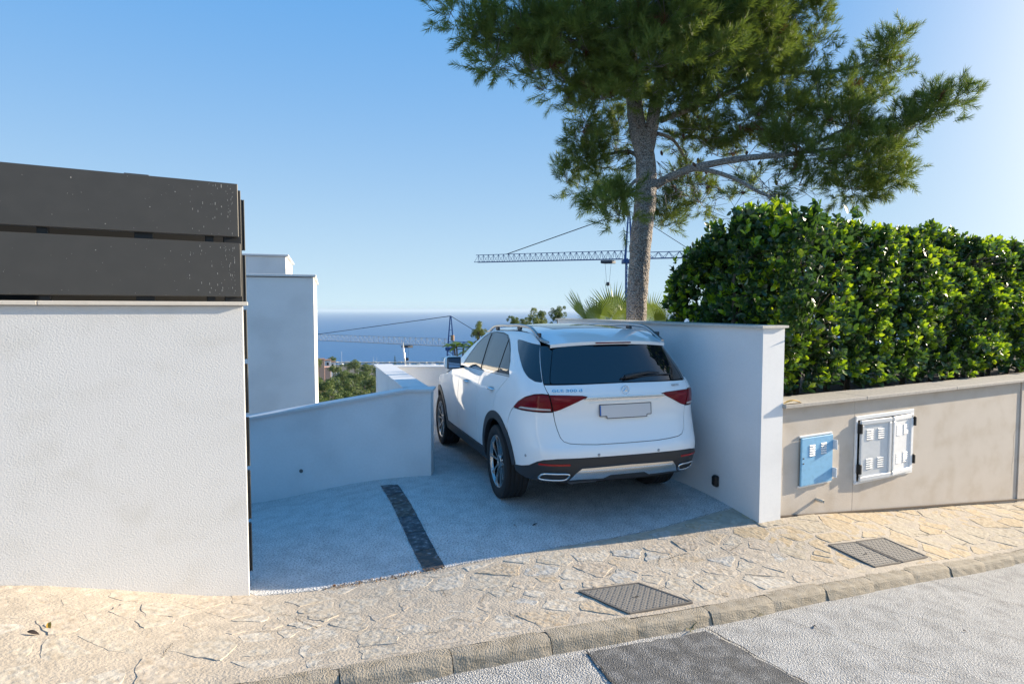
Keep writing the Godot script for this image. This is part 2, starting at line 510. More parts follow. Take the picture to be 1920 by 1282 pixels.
func build_ground() -> void:
	# driveway
	var seam := PackedVector2Array([Vector2(-1.72, -3.97), Vector2(-1.224, -4.225), Vector2(-0.523, -4.446), Vector2(0.171, -4.748), Vector2(1.345, -5.332), Vector2(2.16, -5.80)])
	var drive := seam.duplicate()
	drive.append_array(PackedVector2Array([Vector2(2.26, -5.75), Vector2(0.6, -11.0), Vector2(-2.35, -10.8), Vector2(-1.05, -7.1), Vector2(-5.6, -7.2), Vector2(-5.6, -4.6), Vector2(-2.4, -3.85), Vector2(-1.85, -4.06)]))
	structure("driveway", sheet(drive, 0.14, ground), mats.driveway)

	# pavement: mortar bed and each flagstone
	var bed := PackedVector2Array()
	for k in 34:
		bed.append(street(-7.0 + 0.5 * k, -0.02))
	bed.append_array(PackedVector2Array([low_wall_at(11.0, -0.06), low_wall_at(0.2, -0.06), Vector2(2.32, -5.6)]))
	for k in range(seam.size() - 1, -1, -1):
		bed.append(seam[k])
	bed.append_array(PackedVector2Array([left_wall_at(0.0, -0.06), left_wall_at(-6.0, -0.06)]))
	var lay := FastNoiseLite.new()
	lay.seed = 12
	lay.frequency = 4.5
	lay.fractal_octaves = 3
	var pave := structure("pavement", sheet(bed, 0.035, func(x: float, z: float) -> float: return ground(x, z) + 0.0005 + 0.0045 * lay.get_noise_2d(x, z)), mats.mortar)
	var clear := [
		PackedVector2Array([Vector2(0.451, -3.951), Vector2(0.886, -4.127), Vector2(1.168, -3.81), Vector2(0.718, -3.592)]),
		PackedVector2Array([Vector2(2.746, -5.115), Vector2(3.462, -5.5), Vector2(3.667, -5.211), Vector2(2.939, -4.779)])]
	var inside := Geometry2D.offset_polygon(bed, -0.035)[0] as PackedVector2Array
	var seeds := PackedVector2Array()
	var tries := 0
	while tries < 9000 and seeds.size() < 262:
		tries += 1
		var p := street(rng.randf_range(-4.3, 8.6), rng.randf_range(0.0, 1.7))
		if not Geometry2D.is_point_in_polygon(p, bed):
			continue
		var a := street_of(p).x
		var apart := 0.17 + 0.07 * sin(p.x * 5.0 + p.y * 3.0) * sin(p.x * 2.3 - p.y * 4.1) + (0.05 if a > 2.2 else 0.0)
		var ok := true
		for s in seeds:
			var w := p - s
			# stones lie long across the slope of the street
			if Vector2(w.dot(Vector2(0.90, -0.43)) * 0.80, w.dot(Vector2(0.43, 0.90)) * 1.25).length() < apart:
				ok = false
				break
		if ok:
			seeds.append(p)
	var cells := voronoi(seeds, inside, 0.95)
	for i in cells.size():
		if cells[i].size() < 3:
			continue
		var pieces := [cells[i]]
		for c in clear:
			var wide := Geometry2D.offset_polygon(c, 0.02)[0] as PackedVector2Array
			var left := []
			for q in pieces:
				left.append_array(Geometry2D.clip_polygons(q, wide))
			pieces = left
		for piece in pieces:
			var a2 := street_of(seeds[i]).x
			var right := a2 > 1.95 + 0.25 * sin(seeds[i].y * 4.0) and Geometry2D.is_point_in_polygon(seeds[i], bed)
			var gap := rng.randf_range(0.004, 0.010) if right else rng.randf_range(0.007, 0.020)
			for shrunk in Geometry2D.offset_polygon(piece, -gap, Geometry2D.JOIN_ROUND):
				var area := 0.0
				for k in shrunk.size():
					area += shrunk[k].cross(shrunk[(k + 1) % shrunk.size()]) * 0.5
				if absf(area) < 0.004:
					continue
				var rough := roughened(shrunk, 0.04, 0.008)
				var mid := Vector2.ZERO
				for q2 in rough:
					mid += q2 / rough.size()
				var rise := rng.randf_range(0.0, 0.0050) - (0.0010 if a2 < -0.9 else 0.0)
				var m := stone_mesh(rough, rise, Vector2(rng.randf_range(-0.010, 0.010), rng.randf_range(-0.010, 0.010)), mid)
				if m == null:
					continue
				var mt: Material = mats["warm_stone_%d" % rng.randi_range(0, 3)] if right else mats["flagstone_%d" % rng.randi_range(0, 2 if a2 < -0.9 else 5)]
				part(pave, "flagstone", m, mt, Vector3(mid.x, ground(mid.x, mid.y), mid.y))

	# open joints and hairline breaks here and there
	for k in 34:
		var ca := rng.randf_range(-2.8, 5.5)
		var cd := rng.randf_range(0.08, 0.85)
		var dir := Vector2.from_angle(rng.randf_range(0.0, PI)) * rng.randf_range(0.04, 0.14)
		var cp := street(ca, cd)
		part(pave, "open_joint", crack(cp - dir, cp + Vector2(rng.randf_range(-0.02, 0.02), rng.randf_range(-0.02, 0.02)), cp + dir, rng.randf_range(0.003, 0.008), func(x: float, z: float) -> float: return ground(x, z) + 0.0065), mats.crack_fill)

	# kerb: one block after another
	var kerb := Node3D.new()
	kerb.name = "kerb"
	kerb.set_meta("kind", "structure")
	add_child(kerb)
	var a0 := -7.02
	while a0 < 9.0:
		var mb := MB.new().smooth(false)
		var prof := [Vector2(0.0, -0.16), Vector2(0.0, 0.003), Vector2(-0.05, 0.003), Vector2(-0.078, 0.0), Vector2(-0.095, -0.010), Vector2(-0.104, -0.026), Vector2(-0.112, -0.055), Vector2(-0.120, -0.085), Vector2(-0.124, -0.16)]
		var rings := []
		var jog := rng.randf_range(-0.006, 0.006)
		var length := 0.562
		var dip := rng.randf_range(-0.006, 0.004)
		var ends := []
		for k in 9:
			var a3: float = a0 + 0.002 + (length - 0.003) * k / 8.0
			var soft: float = 0.004 if (k == 0 or k == 8) else 0.0
			var ring := []
			for q3 in prof:
				var w2: Vector2 = street(a3, q3.x + jog + soft * (1.0 if q3.x < -0.05 else 0.0) + rng.randf_range(-0.002, 0.002) * (1.0 if q3.y < 0.0 else 0.3))
				var base := street(a3, 0.0)
				ring.append(Vector3(w2.x, ground(base.x, base.y) + q3.y + dip - soft * 0.6 * (1.0 if q3.y > -0.1 else 0.0) + rng.randf_range(-0.002, 0.002), w2.y))
			rings.append(ring)
		for k in 8:
			for q4 in prof.size() - 1:
				mb.quad(rings[k][q4], rings[k + 1][q4], rings[k + 1][q4 + 1], rings[k][q4 + 1])
		for e in [0, 8]:
			var ring2: Array = rings[e]
			for q5 in range(1, ring2.size() - 1):
				if e == 0:
					mb.tri(ring2[0], ring2[q5], ring2[q5 + 1])
				else:
					mb.tri(ring2[0], ring2[q5 + 1], ring2[q5])
		part(kerb, "kerb_block", mb.mesh(), mats.kerb_stone)
		a0 += 0.5645

	# road with an older dark patch let into it and cracks
	var road_poly := PackedVector2Array()
	for k in 51:
		road_poly.append(street(-10.0 + 0.5 * k, -0.06))
	road_poly.append_array(PackedVector2Array([street(15.0, -9.0), street(-10.0, -9.0)]))
	var road := structure("road", sheet(road_poly, 0.3, road_y), mats.road)
	var patch := roughened(PackedVector2Array([Vector2(0.418, -3.25), Vector2(1.19, -3.60), Vector2(1.611, -3.039), Vector2(1.95, -2.55), Vector2(1.0, -1.9), Vector2(0.60, -2.7)]), 0.07, 0.012)
	part(road, "asphalt_patch", sheet(patch, 0.06, func(x: float, z: float) -> float: return road_y(x, z) + 0.005), mats.dark_asphalt)
	for c2 in [[Vector2(1.18, -3.66), Vector2(1.611, -3.039), Vector2(2.05, -2.45), 0.012], [Vector2(0.42, -3.27), Vector2(0.55, -2.92), Vector2(0.60, -2.6), 0.012], [Vector2(1.75, -3.85), Vector2(2.2, -3.55), Vector2(2.9, -3.1), 0.004], [Vector2(2.1, -3.35), Vector2(2.5, -3.2), Vector2(3.1, -2.6), 0.004], [Vector2(3.4, -4.85), Vector2(4.0, -4.4), Vector2(5.2, -3.9), 0.005], [Vector2(2.6, -4.1), Vector2(3.3, -3.9), Vector2(3.6, -3.3), 0.0035]]:
		part(road, "crack", crack(c2[0], c2[1], c2[2], c2[3], func(x: float, z: float) -> float: return road_y(x, z) + 0.009), mats.crack_fill)

	# slate strip across the driveway
	var strip := Node3D.new()
	strip.name = "slate_strip"
	strip.set_meta("kind", "structure")
	add_child(strip)
	var cuts := [0.0, 0.19, 0.335, 0.50, 0.66, 0.83, 1.0]
	for k in cuts.size() - 1:
		var l0 := Vector2(-1.482, -6.68).lerp(Vector2(-0.656, -4.40), cuts[k] + 0.002)
		var l1 := Vector2(-1.482, -6.68).lerp(Vector2(-0.656, -4.40), cuts[k + 1] - 0.002)
		var r0 := Vector2(-1.283, -6.66).lerp(Vector2(-0.505, -4.465), cuts[k] + 0.002)
		var r1 := Vector2(-1.283, -6.66).lerp(Vector2(-0.505, -4.465), cuts[k + 1] - 0.002)
		var q6 := roughened(PackedVector2Array([l0, r0, r1, l1]), 0.08, 0.003)
		part(strip, "slate_tile", sheet(q6, 0.05, func(x: float, z: float) -> float: return ground(x, z) + 0.006), mats["slate_%d" % (k % 4)])
	# joint along the seam
	for k in seam.size() - 1:
		part(pave, "joint", crack(seam[k], (seam[k] + seam[k + 1]) * 0.5, seam[k + 1], 0.007, func(x: float, z: float) -> float: return ground(x, z) + 0.006), mats.crack_fill)

func crack(a: Vector2, b: Vector2, c: Vector2, width: float, height: Callable) -> ArrayMesh:
	var mb := MB.new().smooth()
	var last := []
	var n := 26
	for k in n + 1:
		var t := float(k) / n
		var p := (a.lerp(b, t * 2.0) if t < 0.5 else b.lerp(c, t * 2.0 - 1.0)) + Vector2(rng.randf_range(-1, 1), rng.randf_range(-1, 1)) * width * 1.1
		var dir := (c - a).normalized()
		var s := Vector2(-dir.y, dir.x) * width * rng.randf_range(0.25, 1.0) * 0.5
		var now := [Vector3(p.x - s.x, height.call(p.x, p.y), p.y - s.y), Vector3(p.x + s.x, height.call(p.x, p.y), p.y + s.y)]
		if last:
			mb.quad(last[0], last[1], now[1], now[0])
		last = now
	return mb.mesh()

func build_walls() -> void:
	build_left_wall()
	build_right_wall()
	build_low_walls()
	build_planter()
	build_house()

func build_left_wall() -> void:
	var b := along(LEFT_WALL)
	var w := thing("street_wall", "thick white stucco wall under the dark boards beside the driveway", "wall", Vector3(WALL_CORNER.x, 0, WALL_CORNER.y), b)
	part(w, "wall_face", MB.new().box(Vector3(-2.985, 0.764, -0.12), Vector3(6.0, 2.328, 0.24), 0.006).mesh(), mats.white_stucco)
	var x := 0.042
	for length in [1.10, 1.12, 1.12, 1.12, 1.12]:
		part(w, "coping_slab", MB.new().box(Vector3(x - length * 0.5, 1.9405, -0.115), Vector3(length - 0.003, 0.025, 0.30), 0.003).mesh(), mats.coping_stone)
		x -= length
	# boards screwed to posts on the wall
	var f := thing("board_fence", "two wide charcoal metal boards above the white street wall", "fence", Vector3(WALL_CORNER.x, 1.953, WALL_CORNER.y), b)
	part(f, "board", MB.new().box(Vector3(-3.001, 0.592, -0.02), Vector3(6.0, 0.343, 0.04), 0.004).mesh(), mats.dark_board)
	part(f, "board", MB.new().box(Vector3(-2.992, 0.207, -0.02), Vector3(6.0, 0.349, 0.04), 0.004).mesh(), mats.dark_board)
	for px_ in [[-1.031, 0.054], [-0.533, 0.10], [-0.17, 0.049], [-0.035, 0.108], [-2.2, 0.06], [-3.4, 0.06]]:
		part(f, "post", MB.new().box(Vector3(px_[0], 0.365, -0.068), Vector3(px_[1], 0.73, 0.05), 0.003).mesh(), mats.dark_metal)
	part(f, "post_cap", MB.new().box(Vector3(-0.56, 0.768, -0.07), Vector3(0.13, 0.009, 0.09), 0.002).mesh(), mats.board_edge)
	# bird droppings and limescale splashes
	var splash := MB.new()
	for k in 240:
		var r := rng.randf()
		var px2: float = -0.03 - 1.1 * r * r * rng.randf() if k < 165 else rng.randf_range(-1.8, -0.03)
		var py: float = rng.randf_range(0.04, 0.75)
		if py > 0.37 and py < 0.43:
			continue
		var sz := rng.randf_range(0.0006, 0.0017) * (1.8 if rng.randf() < 0.07 else 1.0)
		var tall := sz * (rng.randf_range(1.0, 5.0) if px2 > -0.35 else rng.randf_range(0.8, 1.5))
		splash.box(Vector3(px2, py, 0.0003), Vector3(sz * 2.0, tall * 2.0, 0.0012))
	part(f, "dust_specks", splash.mesh(), mat("dust", lin(0.30, 0.29, 0.27), 0.9)).set_meta("kind", "stuff")
	# sliding gate parked behind the wall: its board ends show past the wall
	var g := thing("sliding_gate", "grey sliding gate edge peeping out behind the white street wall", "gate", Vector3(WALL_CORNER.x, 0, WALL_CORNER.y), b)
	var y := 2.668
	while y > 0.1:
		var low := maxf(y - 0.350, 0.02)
		var gb := part(g, "gate_board", MB.new().box(Vector3(-1.942, (y + low) * 0.5, -0.325), Vector3(4.0, y - low, 0.04), 0.003).mesh(), mats.gate_shade)
		part(gb, "lighter_end", MB.new().box(Vector3(0.063, (y + low) * 0.5, -0.325), Vector3(0.008, y - low, 0.044), 0.002).mesh(), mats.gate_end)  # thin plate added to keep the gate end lighter than its darkened boards
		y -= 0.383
	part(g, "gate_post", MB.new().box(Vector3(-0.05, 1.33, -0.372), Vector3(0.08, 2.55, 0.05), 0.003).mesh(), mats.dark_metal)

func build_right_wall() -> void:
	var b := along(-17.6)
	var w := thing("side_wall", "tall smooth white wall alongside the parked white car", "wall", Vector3(PILLAR.x, 0, PILLAR.y), b)
	# the end is cut along the street line
	var cut := -tan(deg_to_rad(90.0 - 79.9))
	var th := 0.285
	var foot := PackedVector2Array([Vector2(-0.02, 0.0), Vector2(4.95, 0.0), Vector2(4.95, th), Vector2(-0.02 - th * cut, th)])
	part(w, "wall_face", MB.new().prism(foot, -0.9, 1.735, func(x, y, z): return Vector3(x, y, z)).mesh(), mats.smooth_render)
	var x := -0.05
	for k in 5:
		var e0 := x
		var e1 := minf(x + 1.04, 4.99)
		var slab := PackedVector2Array([Vector2(e0 + (0.0 if k == 0 else 0.002), -0.03), Vector2(e1, -0.03), Vector2(e1, th + 0.025), Vector2(e0 + (0.002 if k else -(th + 0.03) * cut), th + 0.025)])
		part(w, "coping_slab", MB.new().prism(slab, 1.735, 1.757, func(x2, y2, z2): return Vector3(x2, y2, z2)).mesh(), mats.aged_coping)
		x += 1.04

func build_low_walls() -> void:
	# front arm, sloping down with the ramp
	var w := thing("ramp_wall", "low white wall sloping down along the ramp", "wall", Vector3(-0.955, 0, -7.02), Basis())
	var top := PackedVector2Array([Vector2(0, 0.945), Vector2(-0.27, 0.945), Vector2(-2.1, 0.622), Vector2(-4.4, 0.22)])
	var mb := MB.new()
	var cop := []
	for k in top.size() - 1:
		var p := top[k]
		var q := top[k + 1]
		var f0 := Vector3(p.x, -1.2, 0)
		mb.quad(Vector3(p.x, p.y, 0), Vector3(p.x, -1.2, 0), Vector3(q.x, -1.2, 0), Vector3(q.x, q.y, 0))
		mb.quad(Vector3(p.x, p.y, -0.25), Vector3(q.x, q.y, -0.25), Vector3(q.x, -1.2, -0.25), Vector3(p.x, -1.2, -0.25))
		mb.quad(Vector3(p.x, p.y, 0), Vector3(q.x, q.y, 0), Vector3(q.x, q.y, -0.25), Vector3(p.x, p.y, -0.25))
	mb.quad(Vector3(0, 0.945, 0), Vector3(0, 0.945, -0.25), Vector3(0, -1.2, -0.25), Vector3(0, -1.2, 0))
	part(w, "wall_face", mb.mesh(), mats.smooth_render)
	for k in top.size() - 1:
		var p2 := top[k] + (Vector2(0.025, 0) if k == 0 else Vector2.ZERO)
		var q2 := top[k + 1]
		var poly := PackedVector2Array([p2, q2, q2 + Vector2(0, 0.028), p2 + Vector2(0, 0.028)])
		part(w, "coping_slab", MB.new().prism(poly, -0.275, 0.03, func(a, c, d): return Vector3(a, d, c)).mesh(), mats.white_coping)
	part(w, "drain_hole", MB.new().lathe([Vector2(0.0, 0.004), Vector2(0.017, 0.004), Vector2(0.022, 0.003), Vector2(0.024, -0.004)], 14).mesh(), mat("grey_plastic", grey(0.12), 0.6), Vector3(-2.491 + 0.955, 0.003, 0.001))
	# arm running back beside the car
	var b := along(-19.0)
	var w2 := thing("terrace_wall", "low white wall with broad pale coping running back beside the car bonnet", "wall", Vector3(-0.955, 0, -7.02), b)
	part(w2, "wall_face", MB.new().box(Vector3(1.87, 0.0, -0.128), Vector3(3.18, 1.89, 0.245), 0.003).mesh(), mats.smooth_render)
	for k in 4:
		part(w2, "coping_slab", MB.new().box(Vector3(0.72 + 0.80 * k, 0.9605, -0.125), Vector3(0.796, 0.027, 0.31), 0.003).mesh(), mats.white_coping)
	# far wall in front of the car
	var w3 := thing("end_wall", "low white wall at the head of the parking bay", "wall", Vector3(-2.12, 0, -10.4), Basis())
	part(w3, "wall_face", MB.new().box(Vector3(1.62, 0.0, -0.12), Vector3(3.3, 1.80, 0.24), 0.003).mesh(), mats.smooth_render)
	for k in 3:
		part(w3, "coping_slab", MB.new().box(Vector3(0.55 + 1.1 * k, 0.914, -0.12), Vector3(1.097, 0.026, 0.30), 0.003).mesh(), mats.white_coping)
	# polished grab rail leaning out of the terrace behind it
	var r := thing("handrail", "thin polished steel handrail standing behind the low white wall", "handrail", Vector3(-1.955, 0.2, -10.75), Basis())
	part(r, "rail_tube", MB.new().tube([Vector3(0.055, -0.4, 0), Vector3(0.05, 0.7, 0), Vector3(0.0, 1.12, 0), Vector3(-0.012, 1.15, -0.04), Vector3(-0.01, 1.1, -0.09), Vector3(0.03, 0.7, -0.12), Vector3(0.03, -0.4, -0.12)], [0.013], 10).mesh(), mat("steel", grey(0.6), 0.2, 1.0))

func build_planter() -> void:
	var b := along(LOW_WALL)
	var w := thing("planter_wall", "low beige rendered wall with meter cabinets in front of the hedge", "wall", Vector3(PILLAR.x, 0, PILLAR.y), b)
	part(w, "wall_face", MB.new().box(Vector3(0.866, 0.0, -0.16), Vector3(1.132, 1.96, 0.28), 0.0015).mesh(), mats.beige_render)
	part(w, "wall_face", MB.new().box(Vector3(3.165, 0.0, -0.16), Vector3(3.458, 1.96, 0.28), 0.0015).mesh(), mats.beige_render)
	part(w, "wall_face", MB.new().box(Vector3(7.95, 0.0, -0.145), Vector3(6.1, 1.96, 0.28), 0.004).mesh(), mats.beige_render)
	var x := 0.275
	for length in [1.235, 1.70, 1.70, 1.70, 1.70]:
		part(w, "coping_slab", MB.new().box(Vector3(x + length * 0.5, 1.0, -0.14), Vector3(length - 0.003, 0.036, 0.40), 0.004).mesh(), mats.grey_coping)
		x += length
	part(w, "base_strip", MB.new().bar(Vector3(0.31, ground(2.54, -5.61) + 0.012, -0.01), Vector3(5.2, ground(6.87, -7.89) + 0.014, -0.01), 0.022, 0.018).mesh(), mat("rusty_strip", lin(0.10, 0.075, 0.055), 0.9))
	part(w, "hairline_crack", wall_crack(), mats.crack_fill)
	# soil behind
	var bed := PackedVector2Array([low_wall_at(0.3, -0.25), low_wall_at(12.0, -0.25), low_wall_at(12.0, -9.0), Vector2(0.9, -13.5), Vector2(1.05, -10.2)])
	structure("planting_bed", sheet(bed, 0.5, func(x2: float, z2: float) -> float: return 0.90 + 0.04 * sin(x2 * 3.0) * cos(z2 * 2.3)), mats.soil)

func wall_crack() -> ArrayMesh:
	var mb := MB.new()
	var last := Vector3(4.80, 0.35, 0.0)
	for k in 20:
		var nxt := last + Vector3(rng.randf_range(-0.02, 0.012), -0.032, 0)
		var w := 0.0022 if k < 16 else 0.001
		mb.quad(last + Vector3(-w, 0, -0.018), last + Vector3(w, 0, -0.018), nxt + Vector3(w, 0, -0.018), nxt + Vector3(-w, 0, -0.018))
		last = nxt
	return mb.mesh()

func build_house() -> void:
	var b := along(72.8)
	var at := Vector3(-3.935, 0, -12.0)
	var h := thing("house", "white flat roofed house wall with a stepped roof beyond the ramp", "house", at, b)
	part(h, "wall", MB.new().box(Vector3(-4.0, -2.2, -2.0), Vector3(8.0, 9.5 - 0.02, 4.0), 0.01).mesh(), mats.smooth_render)
	part(h, "roof_coping", MB.new().box(Vector3(-3.985, 2.575, -1.985), Vector3(8.06, 0.045, 4.07), 0.006).mesh(), mats.white_coping)
	part(h, "added_dark_roof", MB.new().box(Vector3(-3.98, 2.603, -1.98), Vector3(7.6, 0.012, 3.6), 0.002).mesh(), mat("dark_roof_grey", grey(0.16), 0.95))  # unseen dark sheet added to cut sunlight bounced onto the roof box
	part(h, "roof_box", MB.new().box(Vector3(-4.55, 2.805, -1.9), Vector3(8.0, 0.39, 2.4), 0.01).mesh(), mats.smooth_render)
	part(h, "roof_coping", MB.new().box(Vector3(-4.53, 3.02, -1.885), Vector3(8.06, 0.04, 2.47), 0.006).mesh(), mats.white_coping)
	part(h, "added_mirrored_block", MB.new().box(Vector3(-6.75, 0.7, -6.2), Vector3(8.0, 7.6, 6.0), 0.02).mesh(), mats.smooth_render)  # unseen block added for the car windows to mirror its sunlit side
	for k in 5:
		part(h, "vent_slat", MB.new().box(Vector3(-0.545, 2.66 + 0.062 * k, -1.5), Vector3(0.02, 0.03, 0.9), 0.003).mesh(), mat("vent", grey(0.45), 0.5))


func px(u: float, v: float, d: float) -> Vector3:
	# a point d metres ahead whose bearing and height angle were measured from the eye at 1.9 m
	var tilt := atan(60.0 / 1130.0)
	var y := (641.0 - v) / 1130.0
	var dir := Vector3((u - 960.0) / 1130.0, y * cos(tilt) - sin(tilt), -(cos(tilt) + y * sin(tilt)))
	return Vector3(0, 1.9, 0) + dir * (d / -dir.z)

func hill_y(x: float, z: float) -> float:
	var d := -z
	var prof := [[0.0, -6.0], [20.0, -8.0], [60.0, -15.5], [100.0, -19.5], [200.0, -28.5], [400.0, -45.0], [700.0, -71.0], [1000.0, -89.0], [1060.0, -93.0], [3000.0, -110.0]]
	for k in prof.size() - 1:
		if d < prof[k + 1][0]:
			return lerpf(prof[k][1], prof[k + 1][1], clampf((d - prof[k][0]) / (prof[k + 1][0] - prof[k][0]), 0.0, 1.0)) + 0.6 * sin(x * 0.07) * cos(z * 0.05)
	return -110.0

func build_far() -> void:
	var water := mat("sea_water", lin(0.006, 0.105, 0.27), 0.35)
	water.metallic_specular = 0.22
	water.normal_enabled = true
	var nm := noise_map(50, 0.03, [], 512, 5)
	nm.as_normal_map = true
	nm.bump_strength = 6.0
	water.normal_texture = nm
	water.normal_scale = 0.5
	water.uv1_triplanar = true
	water.uv1_world_triplanar = true
	water.uv1_scale = Vector3.ONE * 0.02
	var plane := PlaneMesh.new()
	plane.size = Vector2(120000, 60000)
	structure("sea", plane, water, Vector3(0, -90, -30300))
	textured(mat("hillside", lin(0.10, 0.085, 0.055), 0.95), noise_map(51, 0.02, [[0.0, grey(0.5)], [1.0, grey(1.0)]], 512, 5), 0.1)
	var mb := MB.new().smooth()
	var zs := [-11.2, -14, -20, -30, -45, -60, -80, -100, -130, -160, -200, -260, -330, -400, -500, -600, -700, -850, -1000, -1060, -1100]
	for i in zs.size() - 1:
		for k in 30:
			var q := []
			for c in [[i, k], [i, k + 1], [i + 1, k + 1], [i + 1, k]]:
				var z: float = zs[c[0]]
				var x: float = (c[1] / 15.0 - 1.0) * (26.0 - z * 0.9)
				q.append(Vector3(x, hill_y(x, z), z))
			mb.quad(q[3], q[2], q[1], q[0])
	structure("hillside", mb.mesh(), mats.hillside)

	# breakwater and the boats behind it
	var wall := thing("breakwater", "long beige stone breakwater along the edge of the sea", "breakwater", Vector3(-240, -90, -1040), Basis())
	var rocks := MB.new()
	for k in 90:
		rocks.box(Vector3((k - 45) * 6.5 + rng.randf_range(-1, 1), 0.6, rng.randf_range(-1, 1)), Vector3(8.0, rng.randf_range(2.4, 4.2), 7.0), 0.8, Basis(Vector3.UP, rng.randf_range(-0.4, 0.4)))
	part(wall, "rocks", rocks.mesh(), mat("breakwater_stone", lin(0.42, 0.37, 0.30), 0.9))
	var spots := [[800.0, 12.0, "white motor boat moored beside the breakwater, rightmost of the marina"], [786.0, 14.0, "white motor yacht moored close to the crane hook"], [767.0, 10.0, "small white motor boat moored between the round pines"], [640.5, 15.0, "sailing boat with the tallest white mast above the pine crowns"], [700.0, 11.0, "white sailing boat whose short mast shows left of the steel handrail"], [706.5, 10.0, "small sailing boat with a thin mast nearest the steel handrail"], [811.0, 11.0, "white boat moored just behind the car mirror"]]
	for s in spots:
		var at := px(s[0], 683.0, 985.0)
		boat(Vector3(at.x, -88.6, at.z), s[1], 20.0 if s[2].contains("tallest") else (11.0 if s[2].contains("mast") else 3.0), s[2])

	# two houses on the slope
	far_house("pink_house", "small pink house with a flat roof among the pines near the white house wall", px(594, 700, 235), Vector3(5.5, 5.5, 5.0), mat("pink_plaster", lin(0.55, 0.36, 0.28), 0.9))
	far_house("white_house", "small white stepped house among the pines on the slope", px(608, 696, 250), Vector3(5.0, 4.6, 5.0), mat("far_white", grey(0.72), 0.9))
	far_house("terrace_house", "low white terrace house half hidden by round pine crowns", px(618, 692, 270), Vector3(4.5, 3.2, 4.0), mats.far_white)

	build_cranes()

func boat(at: Vector3, length: float, mast: float, label: String) -> void:
	var b := thing("boat", label, "boat", at, Basis(Vector3.UP, rng.randf_range(-0.5, 0.5)), "boats in the marina")
	var poly := PackedVector2Array([Vector2(-0.5, -0.14), Vector2(0.2, -0.16), Vector2(0.5, 0.0), Vector2(0.2, 0.16), Vector2(-0.5, 0.14)])
	part(b, "hull", MB.new().prism(poly, -0.5, 1.6, func(x, y, z): return Vector3(x * length * (1.0 + y * 0.05), y, z * length)).mesh(), mats.far_white if mats.has("far_white") else mat("far_white", grey(0.72), 0.9))
	part(b, "cabin", MB.new().box(Vector3(-0.05 * length, 2.2, 0), Vector3(length * 0.4, 1.3, length * 0.2), 0.15).mesh(), mats.far_white)
	part(b, "mast", MB.new().tube([Vector3(0, 2.7, 0), Vector3(0, 2.7 + mast, 0)], [0.22, 0.12], 6).mesh(), mats.far_white)

func far_house(called: String, label: String, at: Vector3, s: Vector3, m: Material) -> void:
	var base := hill_y(at.x, at.z)
	var h := thing(called, label, "house", Vector3(at.x, base, at.z), Basis(Vector3.UP, 0.35))
	var tall := at.y - base + s.y
	part(h, "wall", MB.new().box(Vector3(0, tall * 0.5 - 0.5, 0), Vector3(s.x, tall + 1.0, s.z), 0.05).mesh(), m)
	part(h, "roof", MB.new().box(Vector3(0, tall + 0.13, 0), Vector3(s.x + 0.5, 0.22, s.z + 0.5), 0.04).mesh(), mat("roof_tile", lin(0.30, 0.16, 0.10), 0.9))
	part(h, "annex", MB.new().box(Vector3(s.x * 0.62, tall * 0.4 - 0.5, 0.4), Vector3(s.x * 0.6, tall * 0.8 + 0.6, s.z * 0.8), 0.05).mesh(), m)
	for k in 2:
		var w := part(h, "window", MB.new().box(Vector3((k - 0.5) * s.x * 0.5, tall - 1.3, s.z * 0.5 + 0.01), Vector3(1.0, 1.3, 0.1), 0.02).mesh(), mat("far_frame", grey(0.4), 0.6))
		part(w, "pane", MB.new().box(Vector3((k - 0.5) * s.x * 0.5, tall - 1.3, s.z * 0.5 + 0.07), Vector3(0.8, 1.1, 0.05)).mesh(), mat("far_glass", lin(0.02, 0.025, 0.03), 0.1))

func lattice(mb: MB, a: Vector3, b: Vector3, w: float, h: float, bays: int, chord: float, brace: float, triangle := true) -> void:
	# a box or triangular truss from a to b; w across, h tall, bottom chords at a..b
	var dir := (b - a).normalized()
	var up := Vector3.UP if absf(dir.y) < 0.8 else Vector3.BACK
	var side := dir.cross(up).normalized()
	up = side.cross(dir).normalized()
	var low0 := side * w * 0.5
	var tops := [Vector3.ZERO] if triangle else [low0, -low0]
	mb.bar(a + low0, b + low0, chord)
	mb.bar(a - low0, b - low0, chord)
	for t in tops:
		mb.bar(a + up * h + t, b + up * h + t, chord)
	for k in bays:
		var p := a.lerp(b, float(k) / bays)
		var m := a.lerp(b, (k + 0.5) / bays)
		var q := a.lerp(b, (k + 1.0) / bays)
		for s in [1.0, -1.0]:
			var t2: Vector3 = Vector3.ZERO if triangle else low0 * s
			mb.bar(p + low0 * s, m + up * h + t2, brace)
			mb.bar(m + up * h + t2, q + low0 * s, brace)
		mb.bar(p + low0, q - low0, brace)
		if not triangle:
			mb.bar(p + up * h + low0, q + up * h - low0, brace)

